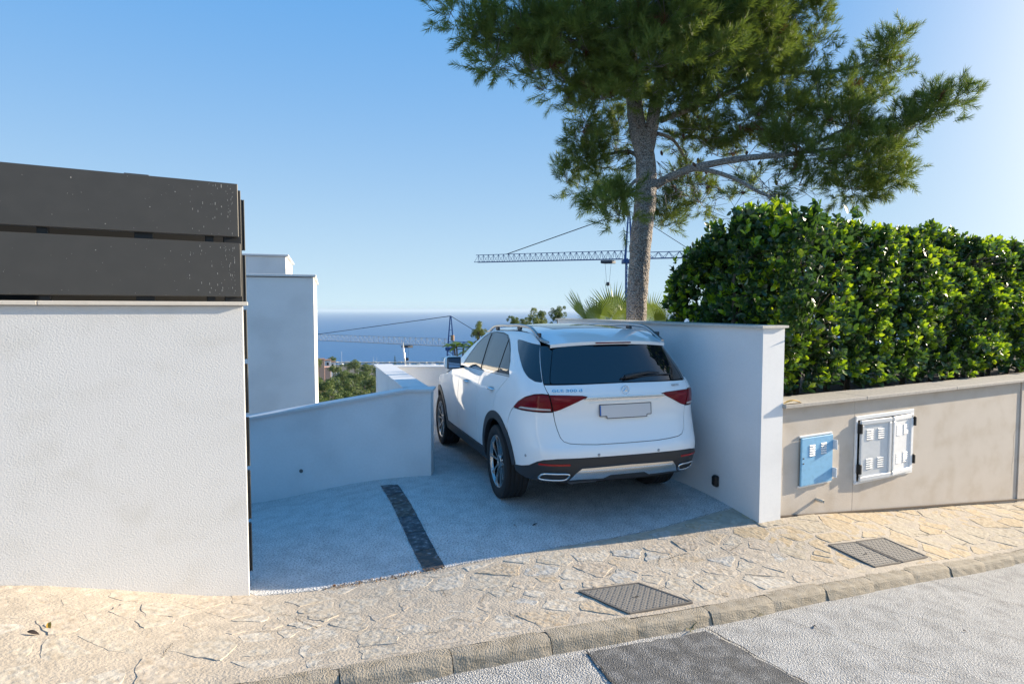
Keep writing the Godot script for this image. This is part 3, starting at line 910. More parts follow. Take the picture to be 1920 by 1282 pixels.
func crane(called: String, label: String, mast: Vector3, foot: float, jib_y: float, apex: float, jib_dir: Vector3, reach: float, truss: float, bays: int, tie_at: float, trolley_at: float, hook_drop: float, jib_mat: Material, mast_mat: Material, back: float) -> void:
	var c := thing(called, label, "crane", Vector3(mast.x, foot, mast.z), Basis())
	var top := Vector3(0, jib_y - foot, 0)
	var mb := MB.new()
	lattice(mb, Vector3(0, 0, 0.4), Vector3(0, top.y, 0.4), 0.9, 0.9, 26, 0.13, 0.06, false)
	part(c, "mast", mb.mesh(), mast_mat)
	mb = MB.new()
	for s in [[0.45, 0.45], [-0.45, 0.45], [0.45, -0.45], [-0.45, -0.45]]:
		mb.bar(top + Vector3(s[0], 0, s[1]), Vector3(0, apex - foot, 0) + Vector3(s[0], 0, s[1]) * 0.15, 0.14)
	for k in 4:
		var y := top.y + (apex - jib_y) * (0.15 + 0.2 * k)
		mb.bar(Vector3(-0.4 + 0.08 * k, y, 0.4 - 0.08 * k), Vector3(0.4 - 0.08 * k, y, 0.4 - 0.08 * k), 0.07)
	part(c, "tower_head", mb.mesh(), mast_mat)
	part(c, "slewing_ring", MB.new().box(top + Vector3(0, -0.35, 0), Vector3(1.6, 0.5, 1.6), 0.05).mesh(), mast_mat)
	mb = MB.new()
	lattice(mb, top + jib_dir * 0.6, top + jib_dir * reach, 0.9, truss, bays, 0.085, 0.045)
	part(c, "jib", mb.mesh(), jib_mat)
	mb = MB.new()
	lattice(mb, top - jib_dir * 0.6, top - jib_dir * back, 0.9, 0.8, 6, 0.09, 0.05)
	part(c, "counter_jib", mb.mesh(), mast_mat)
	part(c, "counterweight", MB.new().box(top - jib_dir * (back - 0.9) + Vector3(0, -0.5, 0), Vector3(1.3, 1.6, 1.3), 0.05).mesh(), mat("ballast", grey(0.35), 0.9))
	var peak := Vector3(0, apex - foot, 0)
	part(c, "tie_rod", MB.new().bar(peak, top + jib_dir * reach * tie_at + Vector3(0, truss, 0), 0.10).mesh(), mat("cable", lin(0.02, 0.03, 0.05), 0.6))
	part(c, "tie_rod", MB.new().bar(peak, top - jib_dir * (back - 0.5) + Vector3(0, 0.8, 0), 0.07).mesh(), mats.cable)
	var tr := top + jib_dir * reach * trolley_at
	part(c, "trolley", MB.new().box(tr + Vector3(0, -0.35, 0), Vector3(1.7, 0.4, 1.2), 0.05, Basis(jib_dir, Vector3.UP, jib_dir.cross(Vector3.UP))).mesh(), mats.cable)
	mb = MB.new()
	for s2 in [-0.5, 0.5]:
		mb.bar(tr + jib_dir * s2, tr + jib_dir * s2 * 0.4 + Vector3(0, -hook_drop, 0), 0.028)
	part(c, "hoist_rope", mb.mesh(), mats.cable)
	part(c, "hook_block", MB.new().box(tr + Vector3(0, -hook_drop - 0.2, 0), Vector3(0.5, 0.5, 0.25), 0.1).mesh(), mats.cable)
	part(c, "winch", MB.new().tube([top + Vector3(0.3, 0.9, 0.2), top + Vector3(0.3, 1.8, 0.2)], [0.28], 12).mesh(), mat("winch_drum", lin(0.32, 0.20, 0.12), 0.7))

func build_cranes() -> void:
	var blue := mat("crane_blue", lin(0.012, 0.075, 0.24), 0.5)
	var pale := mat("crane_pale", lin(0.42, 0.45, 0.50), 0.5)
	var m1 := Vector3(-9.67, 0, -95)
	crane("tower_crane", "tower crane with pale jib and blue mast low against the sea", m1, hill_y(-9.7, -95), -3.85, 0.95, Vector3(-0.755, -0.008, -0.656).normalized(), 44.0, 1.2, 30, 0.88, 0.245, 2.3, pale, blue, 10.0)
	var m2 := Vector3(15.4, 0, -80)
	crane("tower_crane", "all blue tower crane with its jib high in the sky behind the pine trunk", m2, hill_y(15.4, -80), 8.62, 14.9, Vector3(-21.0, 0.75, -15.2).normalized(), 26.0, 1.12, 26, 0.77, 0.115, 3.1, blue, blue, 9.0)

# ---------------------------------------------------------------- the car
# local axes: x forward from the rear axle, y up, z to the car's right
const OUTLINE := [[-0.4, -0.985, -0.40], [0.0, -1.0, 0.0], [0.25, -0.995, 0.25], [0.45, -0.98, 0.449], [0.6, -0.952, 0.597], [0.72, -0.912, 0.710], [0.82, -0.850, 0.789], [0.93, -0.762, 0.853], [1.06, -0.643, 0.904], [1.25, -0.455, 0.936], [1.6, -0.106, 0.956], [2.2, 0.494, 0.965], [3.2, 1.494, 0.965], [4.0, 2.294, 0.962], [4.7, 2.990, 0.945], [5.1, 3.375, 0.885], [5.4, 3.62, 0.74], [5.62, 3.76, 0.55], [5.85, 3.835, 0.33], [6.18, 3.86, 0.0], [6.5, 3.835, -0.33]]
const REAR_SHIFT := [[0.2, 0.2], [0.30, 0.085], [0.36, 0.03], [0.45, -0.03], [0.56, -0.062], [0.65, -0.058], [0.70, -0.035], [0.78, -0.005], [0.90, 0.022], [1.0, 0.02], [1.07, 0.004], [1.12, 0.004], [1.18, 0.03], [1.25, 0.075], [1.40, 0.165], [1.56, 0.262], [1.64, 0.315], [1.72, 0.36], [1.8, 0.4]]
const WIDTH := [[0.2, 0.90], [0.30, 0.945], [0.38, 0.972], [0.5, 0.99], [0.66, 1.0], [0.8, 1.008], [0.95, 1.004], [1.1, 0.988], [1.2, 0.966], [1.275, 0.942], [1.4, 0.872], [1.55, 0.782], [1.64, 0.722], [1.70, 0.672], [1.76, 0.60]]

func table(t: Array, x: float, col: int) -> float:
	x = clampf(x, t[1][0] if t.size() > 4 else t[0][0], t[t.size() - 2][0])
	for k in range(1, t.size() - 2):
		if x <= t[k + 1][0]:
			var w: float = (x - t[k][0]) / (t[k + 1][0] - t[k][0])
			var d: float = t[k][0]
			return cubic_interpolate_in_time(t[k][col], t[k + 1][col], t[k - 1][col], t[k + 2][col], w, t[k + 1][0] - d, t[k - 1][0] - d, t[k + 2][0] - d)
	return t[t.size() - 2][col]

func body_at(u: float, y: float) -> Vector3:
	var a := absf(u)
	var x := table(OUTLINE, a, 1)
	var lat := table(OUTLINE, a, 2)
	var fade := 1.0 - smoothstep(-0.80, 0.15, x)
	if y < 0.75:
		fade = 1.0 - smoothstep(-0.95, -0.35, x)
	x += table(REAR_SHIFT, y, 1) * fade
	if x > 2.6 and y > 0.7:
		x -= (y - 0.7) * (y - 0.7) * 1.2 * smoothstep(2.8, 3.8, x)
	lat *= table(WIDTH, y, 1)
	return Vector3(x, y, -lat if u > 0.0 else lat)

func body_normal(u: float, y: float) -> Vector3:
	var e := 0.004
	var du := body_at(u + e, y) - body_at(u - e, y)
	var dy := body_at(u, y + e) - body_at(u, y - e)
	var n := dy.cross(du).normalized()
	return n

func side(x: float, y: float) -> Vector2:
	var lo := 0.3
	var hi := 6.1
	for k in 24:
		var m := (lo + hi) * 0.5
		if body_at(m, y).x < x:
			lo = m
		else:
			hi = m
	return Vector2(lo, y)

func back(lat: float, y: float) -> Vector2:
	var lo := 0.0
	var hi := 1.4
	for k in 24:
		var m := (lo + hi) * 0.5
		if -body_at(m, y).z < absf(lat):
			lo = m
		else:
			hi = m
	return Vector2(lo * signf(lat), y)

func mirrored(poly: PackedVector2Array) -> PackedVector2Array:
	var out := PackedVector2Array()
	for p in poly:
		out.append(Vector2(-p.x, p.y))
	return out

func both(half: Array) -> PackedVector2Array:
	# half outline from the middle out and back to the middle, closed over the other side
	var out := PackedVector2Array(half)
	for k in range(half.size() - 1, -1, -1):
		if absf(half[k].x) > 0.001:
			out.append(Vector2(-half[k].x, half[k].y))
	return out

func bounds(poly: PackedVector2Array) -> Rect2:
	var r := Rect2(poly[0], Vector2.ZERO)
	for p in poly:
		r = r.expand(p)
	return r

func patch(poly: PackedVector2Array, lift: float, holes := [], step := 0.045, thick := 0.012, gap := 0.0) -> ArrayMesh:
	if gap > 0.0:
		poly = Geometry2D.offset_polygon(poly, -gap, Geometry2D.JOIN_MITER)[0]
	var st := SurfaceTool.new()
	st.begin(Mesh.PRIMITIVE_TRIANGLES)
	var cache := {}
	var point := func(p: Vector2) -> Array:
		var key := Vector2i(roundi(p.x * 20000), roundi(p.y * 20000))
		if not cache.has(key):
			var n := body_normal(p.x, p.y)
			cache[key] = [body_at(p.x, p.y) + n * lift, n]
		return cache[key]
	var put := func(p: Vector2) -> void:
		var q: Array = point.call(p)
		st.set_normal(q[1])
		st.add_vertex(q[0])
	var box := bounds(poly)
	var hole_boxes := []
	for h in holes:
		hole_boxes.append(bounds(h))
	for i in ceili(box.size.x / step):
		for j in ceili(box.size.y / step):
			var a := box.position + Vector2(i, j) * step
			var r := Rect2(a, Vector2(step, step))
			var pieces := Geometry2D.intersect_polygons(PackedVector2Array([a, a + Vector2(step, 0), a + Vector2(step, step), a + Vector2(0, step)]), poly)
			for k in holes.size():
				if hole_boxes[k].intersects(r):
					var left: Array[PackedVector2Array] = []
					for q in pieces:
						left.append_array(Geometry2D.clip_polygons(q, holes[k]))
					pieces = left
			for q2 in pieces:
				var idx := Geometry2D.triangulate_polygon(q2)
				for k in range(0, idx.size(), 3):
					var t := [q2[idx[k]], q2[idx[k + 1]], q2[idx[k + 2]]]
					if (t[1] - t[0]).cross(t[2] - t[0]) < 0:
						t.reverse()
					for v in t:
						put.call(v)
	# rim
	if thick > 0.0:
		for ring in [poly] + holes:
			for k in ring.size():
				var a2: Vector2 = ring[k]
				var b2: Vector2 = ring[(k + 1) % ring.size()]
				var n2 := maxi(1, ceili(a2.distance_to(b2) / 0.06))
				for i in n2:
					var p: Vector2 = a2.lerp(b2, float(i) / n2)
					var q3: Vector2 = a2.lerp(b2, float(i + 1) / n2)
					var mid_ := (p + q3) * 0.5
					if ring == poly:
						var cut := false
						for h in holes:
							cut = cut or Geometry2D.is_point_in_polygon(mid_, h)
						if cut:
							continue
					if ring != poly and not (Geometry2D.is_point_in_polygon(p, poly) and Geometry2D.is_point_in_polygon(q3, poly)):
						continue
					var pa: Array = point.call(p)
					var pb: Array = point.call(q3)
					var sd: Vector3 = (pb[0] - pa[0]).cross(pa[1]).normalized()
					var qd := [pa[0], pb[0], pb[0] - pb[1] * thick, pa[0] - pa[1] * thick]
					for e in [0, 1, 2, 0, 2, 3]:
						st.set_normal(sd)
						st.add_vertex(qd[e])
	return st.commit()

func arc(cx: float, cy: float, r: float, from: float, to: float, n := 24) -> Array:
	var out := []
	for k in n + 1:
		var t := deg_to_rad(lerpf(from, to, float(k) / n))
		out.append(side(cx + r * cos(t), cy + r * sin(t)))
	return out

func rounded(poly: PackedVector2Array, r: float) -> PackedVector2Array:
	var a := Geometry2D.offset_polygon(poly, -r, Geometry2D.JOIN_ROUND)
	if a.is_empty():
		return poly
	var b := Geometry2D.offset_polygon(a[0], r, Geometry2D.JOIN_ROUND)
	return b[0] if b.size() else poly

func build_car() -> void:
	var paint := mat("car_paint", lin(0.88, 0.88, 0.87), 0.42)
	paint.clearcoat_enabled = true
	paint.clearcoat = 1.0
	paint.clearcoat_roughness = 0.03
	var chrome := mat("chrome", grey(0.75), 0.08, 1.0)
	var satin := mat("satin_metal", grey(0.80), 0.26, 1.0)
	var plastic := mat("car_plastic", lin(0.022, 0.024, 0.028), 0.5)
	var black := mat("gloss_black", lin(0.006, 0.006, 0.007), 0.08)
	var glass := mat("tinted_glass", lin(0.006, 0.008, 0.012), 0.02)
	glass.metallic_specular = 0.7
	var red := mat("lamp_red", lin(0.16, 0.0012, 0.008), 0.12)
	red.metallic_specular = 0.36
	var clear := mat("lamp_clear", lin(0.50, 0.46, 0.44), 0.12)
	var rubber := mat("tyre_rubber", lin(0.014, 0.014, 0.015), 0.8)
	var hollow := mat("dark_inside", lin(0.008, 0.008, 0.008), 0.9)

	var yaw := deg_to_rad(17.608)
	var slope := -0.02856
	var fwd := Vector3(-sin(yaw) * cos(slope), sin(slope), -cos(yaw) * cos(slope))
	var right := Vector3(cos(yaw), 0, -sin(yaw))
	var car := thing("parked_car", "white estate car with roof rails parked nose in beside the white wall", "car", Vector3(0.7426, -0.0115, -6.3536), Basis(fwd, right.cross(fwd), right))

	# chart outlines
	var gap := [Vector2(0.678, 0.982), Vector2(0.71, 1.072), Vector2(0.733, 1.133), Vector2(0.755, 1.165), Vector2(0.78, 1.216), Vector2(0.806, 1.312), Vector2(0.848, 1.413), Vector2(0.88, 1.50), Vector2(0.902, 1.555), Vector2(0.912, 1.585)]
	var low_gate := [Vector2(0.0, 0.688), Vector2(0.3, 0.689), Vector2(0.45, 0.697), Vector2(0.55, 0.706), Vector2(0.601, 0.724), Vector2(0.626, 0.757), Vector2(0.644, 0.821), Vector2(0.661, 0.893)]
	var lamp_out := PackedVector2Array([Vector2(0.684, 0.988), Vector2(0.713, 1.072), Vector2(0.736, 1.132), Vector2(0.806, 1.136), Vector2(0.885, 1.128), Vector2(0.992, 1.097), Vector2(1.082, 1.05), Vector2(1.150, 0.995), Vector2(1.009, 0.984), Vector2(0.862, 0.981), Vector2(0.772, 0.979)])
	var lamp_in := PackedVector2Array([Vector2(0.375, 1.112), Vector2(0.43, 1.123), Vector2(0.583, 1.130), Vector2(0.730, 1.133), Vector2(0.708, 1.072), Vector2(0.676, 0.984), Vector2(0.66, 0.985), Vector2(0.613, 1.0), Vector2(0.501, 1.053)])
	var wheel_at := [0.0, 2.995]
	var arch_holes := []
	for cx in wheel_at:
		arch_holes.append(PackedVector2Array(arc(cx - 0.03, 0.37, 0.495, -40, 220, 36)))
	var dlo := [Vector2(3.32, 1.256), Vector2(3.26, 1.39), Vector2(3.15, 1.535), Vector2(3.02, 1.622), Vector2(2.86, 1.672), Vector2(2.6, 1.684), Vector2(2.3, 1.674), Vector2(2.08, 1.650), Vector2(1.92, 1.605), Vector2(1.70, 1.505), Vector2(1.50, 1.395), Vector2(1.345, 1.258)]
	var door_back := [Vector2(1.44, 1.208), Vector2(1.586, 1.129), Vector2(1.695, 1.043), Vector2(1.735, 0.947), Vector2(1.755, 0.87), Vector2(1.80, 0.76)]
	var quarter := rounded(PackedVector2Array([Vector2(0.790, 1.234), Vector2(0.872, 1.241), Vector2(0.956, 1.272), Vector2(1.033, 1.319), Vector2(1.143, 1.388), Vector2(1.278, 1.461), Vector2(1.463, 1.537), Vector2(1.66, 1.612), Vector2(1.40, 1.606), Vector2(1.182, 1.592), Vector2(0.909, 1.568), Vector2(0.886, 1.50), Vector2(0.855, 1.413), Vector2(0.813, 1.312)]), 0.008)

	# dark shell under the panels
	var shell_half := [Vector2(0, 0.33), side(-0.3, 0.36), side(3.3, 0.33), Vector2(6.18, 0.36), Vector2(6.18, 0.93), side(3.3, 0.98), side(2.4, 1.10), side(1.95, 1.18), side(1.15, 1.69), side(0.3, 1.69), Vector2(0.95, 1.57), Vector2(0.6, 1.57), Vector2(0, 1.57)]
	var shell_left := PackedVector2Array(shell_half)
	for s in [1, -1]:
		var hs := []
		for h in arch_holes:
			hs.append(h if s > 0 else mirrored(h))
		part(car, "inner_shell", patch(shell_left if s > 0 else mirrored(shell_left), -0.016, hs, 0.08, 0.0), hollow)
	part(car, "underbody_light_stop", MB.new().box(Vector3(1.3, 0.55, 0), Vector3(4.2, 0.55, 1.22), 0.05).mesh(), hollow)  # dark boxes added beneath the body panels to stop light passing through
	part(car, "underbody_light_stop", MB.new().box(Vector3(1.5, 0.33, 0), Vector3(2.1, 0.12, 1.62), 0.03).mesh(), hollow)
	part(car, "silencer", MB.new().box(Vector3(-0.70, 0.355, -0.36), Vector3(0.36, 0.10, 0.34), 0.04).mesh(), mat("silencer_steel", grey(0.22), 0.5, 0.8))

	# tailgate
	var gate := part(car, "tailgate", patch(both([Vector2(0.0, 0.688)] + low_gate.slice(1) + gap.slice(0, 5) + [Vector2(0.0, 1.222)]), 0.0, [lamp_in, mirrored(lamp_in)], 0.045, 0.014, 0.003), paint)
	var pane := rounded(both([Vector2(0.0, 1.227), Vector2(0.40, 1.226), Vector2(0.715, 1.228), Vector2(0.722, 1.35), Vector2(0.735, 1.50), Vector2(0.742, 1.556), Vector2(0.4, 1.575), Vector2(0.0, 1.582)]), 0.015)
	part(gate, "rear_window", patch(pane, -0.002, [], 0.05, 0.008), glass)
	for s in [1, -1]:
		var trim := PackedVector2Array([gap[4] + Vector2(-0.004, 0.010), Vector2(0.721, 1.226), Vector2(0.728, 1.35), Vector2(0.741, 1.50), Vector2(0.748, 1.556), gap[8] + Vector2(-0.004, 0.0), gap[7] + Vector2(-0.004, 0), gap[6] + Vector2(-0.004, 0), gap[5] + Vector2(-0.004, 0)])
		part(gate, "pillar_trim", patch(trim if s > 0 else mirrored(trim), -0.001, [], 0.05, 0.01), glass)
		var li := part(gate, "tail_lamp", patch(lamp_in if s > 0 else mirrored(lamp_in), 0.006, [], 0.03, 0.02, 0.003), red)
		var bar_ := PackedVector2Array([Vector2(0.52, 1.092), Vector2(0.69, 1.108), Vector2(0.69, 1.092), Vector2(0.56, 1.075)])
		part(li, "light_bar", patch(bar_ if s > 0 else mirrored(bar_), 0.0075, [], 0.03, 0.001), mat("lamp_bright", lin(0.22, 0.006, 0.014), 0.1))
	# chrome strip, plate, badges
	part(gate, "chrome_strip", patch(both([Vector2(0.0, 1.079), back(0.36, 1.081), back(0.412, 1.09), back(0.385, 1.106), Vector2(0.0, 1.103)]), 0.017, [], 0.05, 0.02), chrome)
	var pb := Basis(Vector3(0, 0, 1), Vector3(0.06, 1, 0).normalized(), Vector3(-1, 0.06, 0).normalized())
	var pc := body_at(0.0, 0.975) + Vector3(-0.010, 0, 0.0)
	var plate_shape := PackedVector2Array([Vector2(-0.26, 0.058), Vector2(-0.26, -0.045), Vector2(-0.19, -0.045), Vector2(-0.19, -0.066), Vector2(0.215, -0.066), Vector2(0.215, -0.045), Vector2(0.26, -0.045), Vector2(0.26, 0.058)])
	var plate := part(gate, "number_plate", MB.new().prism(plate_shape, 0.0, 0.006, func(x, y, z): return Vector3(x, z, y)).mesh(), mat("plate_grey", lin(0.66, 0.62, 0.60), 0.5), pc, pb)
	var rim := []
	for q in plate_shape:
		rim.append(Vector3(q.x, q.y, 0.004))
	rim.append(rim[0])
	for k in plate_shape.size():
		part(plate, "plate_edge", MB.new().bar(rim[k], rim[k + 1], 0.006, 0.006).mesh(), plastic)
	part(plate, "country_band", MB.new().box(Vector3(-0.253, 0.006, 0.0068), Vector3(0.012, 0.09, 0.001)).mesh(), mat("band_blue", lin(0.02, 0.12, 0.4), 0.5))
	part(gate, "plate_recess", patch(both([Vector2(0.0, 1.058), back(0.34, 1.058), back(0.36, 1.05), back(0.36, 1.045), Vector2(0.0, 1.045)]), 0.004, [], 0.05, 0.01), paint)
	var star := part(gate, "emblem", ring_mesh(0.037, 0.0038), chrome, body_at(0.0, 1.160) + Vector3(-0.006, 0, 0), Basis(Vector3(0, 0, 1), Vector3(0.2, 1, 0).normalized(), Vector3(-1, 0.2, 0).normalized()))
	var spikes := MB.new()
	for k in 3:
		var t := PI / 2 + TAU * k / 3.0
		var tip := Vector3(cos(t), sin(t), 0) * 0.036
		for s in [-1.0, 1.0]:
			var w := Vector3(cos(t + s * PI / 3), sin(t + s * PI / 3), 0) * 0.0085
			spikes.tri(tip, w, Vector3(0, 0, 0.006))
			spikes.tri(tip, w, Vector3(0, 0, -0.002))
	part(star, "emblem_star", spikes.mesh(), chrome)
	lettering(gate, "badge_lettering", "GLE 300 d", Vector2(0.551, 1.166), 0.272, 0.020, chrome)
	lettering(gate, "badge_lettering", "4MATIC", Vector2(-0.553, 1.178), 0.105, 0.016, chrome)
	# wiper
	var wp := part(gate, "wiper", MB.new().tube([on_body(-0.02, 1.262, 0.022), on_body(-0.12, 1.275, 0.028), on_body(-0.28, 1.292, 0.028), on_body(-0.40, 1.288, 0.018)], [0.019, 0.018, 0.012, 0.006], 8).mesh(), plastic)
	part(wp, "wiper_blade", MB.new().tube([on_body(0.02, 1.255, 0.012), on_body(-0.52, 1.275, 0.012)], [0.007], 6).mesh(), plastic)

	# rear bumper
	var bump_half := [Vector2(0.0, 0.580), Vector2(0.4, 0.580), Vector2(0.679, 0.576), Vector2(0.80, 0.56), Vector2(0.87, 0.537), Vector2(0.958, 0.491), Vector2(1.06, 0.466), Vector2(1.165, 0.452), side(-0.46, 0.46), side(-0.40, 0.80), Vector2(1.25, 0.88), Vector2(1.20, 0.95), Vector2(1.155, 0.987), Vector2(1.009, 0.979), Vector2(0.862, 0.976), Vector2(0.772, 0.974), Vector2(0.678, 0.978)]
	for k in range(low_gate.size() - 1, 0, -1):
		bump_half.append(low_gate[k])
	bump_half.append(Vector2(0.0, 0.688))
	var bumper := part(car, "rear_bumper", patch(both(bump_half), 0.0, [arch_holes[0], mirrored(arch_holes[0])], 0.045, 0.014, 0.003), paint)
	var clad_half := [Vector2(0.0, 0.345), back(0.6, 0.345), back(0.80, 0.35), side(-0.66, 0.36), side(-0.50, 0.40), side(-0.47, 0.455), Vector2(1.165, 0.452), Vector2(1.06, 0.466), Vector2(0.958, 0.491), Vector2(0.87, 0.537), Vector2(0.80, 0.56), Vector2(0.679, 0.576), Vector2(0.4, 0.580), Vector2(0.0, 0.580)]
	part(bumper, "cladding", patch(both(clad_half), 0.003, [arch_holes[0], mirrored(arch_holes[0])], 0.045, 0.02, 0.002), plastic)
	part(bumper, "skid_trim", patch(both([Vector2(0.0, 0.415), back(0.17, 0.415), back(0.23, 0.385), back(0.46, 0.388), back(0.545, 0.382), back(0.50, 0.45), back(0.455, 0.492), Vector2(0.0, 0.50)]), 0.018, [], 0.04, 0.02), satin)
	part(bumper, "skid_trim", patch(both([Vector2(0.0, 0.462), back(0.47, 0.462), back(0.46, 0.468), Vector2(0.0, 0.469)]), 0.022, [], 0.05, 0.006), satin)
	for s in [1, -1]:
		var refl := rounded(PackedVector2Array([back(0.555, 0.514), back(0.81, 0.514), back(0.80, 0.531), back(0.555, 0.531)]), 0.006)
		part(bumper, "reflector", patch(refl if s > 0 else mirrored(refl), 0.007, [], 0.05, 0.006), mat("reflector_red", lin(0.32, 0.012, 0.012), 0.25))
		var loop := []
		var loop_in := []
		for k in 33:
			var t := TAU * k / 32.0
			var cx := signf(cos(t)) * pow(absf(cos(t)), 0.45)
			var cy := signf(sin(t)) * pow(absf(sin(t)), 0.55)
			var lat: float = s * (0.668 + 0.112 * cx - 0.012 * cy)
			var e := on_body(lat, 0.412 + 0.032 * cy, 0.012)
			loop.append(e)
			loop_in.append(e + Vector3(0.05, 0, 0))
		var pipe := part(bumper, "exhaust_trim", MB.new().tube(loop, [0.0095], 8, false).mesh(), chrome)
		var fill := MB.new()
		var middle := on_body(s * 0.668, 0.412, -0.01)
		for k in 32:
			fill.tri(loop_in[k] * 0.3 + loop[k] * 0.7, loop_in[k + 1] * 0.3 + loop[k + 1] * 0.7, middle)
		part(pipe, "pipe_mouth", fill.mesh(), hollow)
		for sp in [[0.30, 0.602], [0.905, 0.575]]:
			var bp := back(s * sp[0], sp[1]) if sp[0] < 0.5 else Vector2(s * 1.0, sp[1])
			var nn := body_normal(bp.x, bp.y)
			part(bumper, "parking_sensor", MB.new().lathe([Vector2(0.0, 0.003), Vector2(0.010, 0.003), Vector2(0.011, 0.001), Vector2(0.012, 0.001), Vector2(0.0135, -0.002)], 16).mesh(), mat("sensor_ring", grey(0.35), 0.4), body_at(bp.x, bp.y) + nn * 0.0015, Basis.looking_at(-nn, Vector3.UP))

	# both flanks
	for s in [1, -1]:
		var m := func(poly: PackedVector2Array) -> PackedVector2Array: return poly if s > 0 else mirrored(poly)
		var holes := []
		for h in arch_holes:
			holes.append(m.call(h))
		var lamp: PackedVector2Array = m.call(lamp_out)
		var side_poly := PackedVector2Array([Vector2(0.93, 1.60), side(-0.30, 1.675), side(0.3, 1.70), side(1.0, 1.70), side(1.30, 1.672), side(1.72, 1.46), side(2.05, 1.19), side(1.80, 1.20)] + dlo + door_back + [side(0.16, 0.70), side(-0.40, 0.70), side(-0.40, 0.80), Vector2(1.255, 0.88), Vector2(1.205, 0.955), Vector2(1.158, 0.99), Vector2(1.086, 1.053), Vector2(0.994, 1.101), Vector2(0.885, 1.132), Vector2(0.806, 1.140), Vector2(0.737, 1.136)] + gap.slice(3))
		var flank := part(car, "body_side", patch(m.call(side_poly), 0.0, holes + [m.call(quarter)], 0.045, 0.014, 0.0025), paint)
		part(flank, "quarter_window", patch(m.call(quarter), -0.002, [], 0.05, 0.008, 0.002), glass)
		var lo := part(flank, "tail_lamp", patch(lamp, 0.006, [], 0.03, 0.02, 0.003), red)
		var strip := PackedVector2Array([Vector2(1.06, 0.996), Vector2(0.86, 0.992), Vector2(0.70, 0.993), Vector2(0.705, 1.008), Vector2(0.86, 1.012), Vector2(1.02, 1.012)])
		part(lo, "reversing_light", patch(m.call(strip), 0.0078, [], 0.03, 0.001), clear)
		# doors
		var front_door := PackedVector2Array([side(0.665, 1.258), Vector2(3.32, 1.256), side(1.645, 1.15), side(1.655, 0.95), side(1.655, 0.67), side(1.63, 0.435), side(0.69, 0.435), side(0.69, 0.8)])
		var fd := part(car, "front_door", patch(m.call(front_door), 0.0, [], 0.06, 0.014, 0.0025), paint)
		var rear_door := PackedVector2Array([Vector2(1.345, 1.258)] + door_back + [side(0.26, 0.60), side(0.40, 0.435), side(0.685, 0.435), side(0.685, 0.8), side(0.66, 1.258)])
		var rd := part(car, "rear_door", patch(m.call(rear_door), 0.0, [holes[0]], 0.06, 0.014, 0.0025), paint)
		var frame := PackedVector2Array(dlo)
		part(fd, "window_frame", patch(m.call(frame), -0.006, [], 0.06, 0.004, 0.003), black)
		part(fd, "door_window", patch(m.call(rounded(PackedVector2Array([Vector2(3.28, 1.272), Vector2(3.22, 1.39), Vector2(3.12, 1.525), Vector2(3.0, 1.608), Vector2(2.86, 1.655), Vector2(2.78, 1.666), Vector2(2.43, 1.272)]), 0.008)), 0.0, [], 0.06, 0.004), glass)
		part(rd, "door_window", patch(m.call(rounded(PackedVector2Array([Vector2(2.334, 1.273), Vector2(2.63, 1.670), Vector2(2.322, 1.660), Vector2(2.10, 1.636), Vector2(1.968, 1.602), Vector2(1.765, 1.275)]), 0.008)), 0.0, [], 0.06, 0.004), glass)
		part(rd, "door_window", patch(m.call(rounded(PackedVector2Array([Vector2(1.735, 1.275), Vector2(1.930, 1.592), Vector2(1.888, 1.577), Vector2(1.69, 1.488), Vector2(1.49, 1.378), Vector2(1.375, 1.275)]), 0.006)), 0.0, [], 0.06, 0.004), glass)
		for tr in [[fd, 1.60, 0.67], [rd, 0.655, -0.32]]:
			part(tr[0], "belt_trim", patch(m.call(PackedVector2Array([side(tr[1], 1.259), side(tr[2], 1.259), side(tr[2], 1.274), side(tr[1], 1.274)])), 0.005, [], 0.08, 0.008), chrome)
		# fine bright edge up the rear pillar
		for hd in [[fd, 1.20, 1.085], [rd, 0.12, 1.098]]:
			var hp := []
			for k in 7:
				var t2 := k / 6.0
				var c2 := side(hd[1] + 0.10 - 0.20 * t2, hd[2] + 0.012 - 0.012 * t2)
				var n2 := body_normal(c2.x * s, c2.y)
				hp.append(body_at(c2.x * s, c2.y) + n2 * (0.008 + 0.034 * sin(t2 * PI)))
			part(hd[0], "door_handle", MB.new().tube(hp, [0.009, 0.013, 0.014, 0.014, 0.014, 0.013, 0.009], 8).mesh(), chrome)
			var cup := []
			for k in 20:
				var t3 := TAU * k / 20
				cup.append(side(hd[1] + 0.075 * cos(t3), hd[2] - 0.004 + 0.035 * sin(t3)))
			part(hd[0], "handle_cup_shade", patch(m.call(PackedVector2Array(cup)), 0.0015, [], 0.08, 0.001), mat("cup_shade_grey", grey(0.55), 0.3))  # flat grey disc paints the shade of the hollow behind the handle
		# front wing and nose
		var nose := PackedVector2Array([Vector2(3.33, 1.256), side(1.80, 1.20), side(2.05, 1.19), side(2.4, 1.11), side(3.2, 1.0), Vector2(6.18, 0.95), Vector2(6.18, 0.36), side(3.4, 0.36), side(2.4, 0.435), side(1.64, 0.435), side(1.665, 0.67), side(1.665, 0.95), side(1.645, 1.15)])
		part(car, "front_wing", patch(m.call(nose), 0.0, [holes[1]], 0.07, 0.014, 0.002), paint)
		# sill and arches
		part(car, "sill", patch(m.call(PackedVector2Array([side(0.40, 0.31), side(2.60, 0.31), side(2.52, 0.43), side(0.46, 0.43)])), 0.012, [], 0.08, 0.06), plastic)
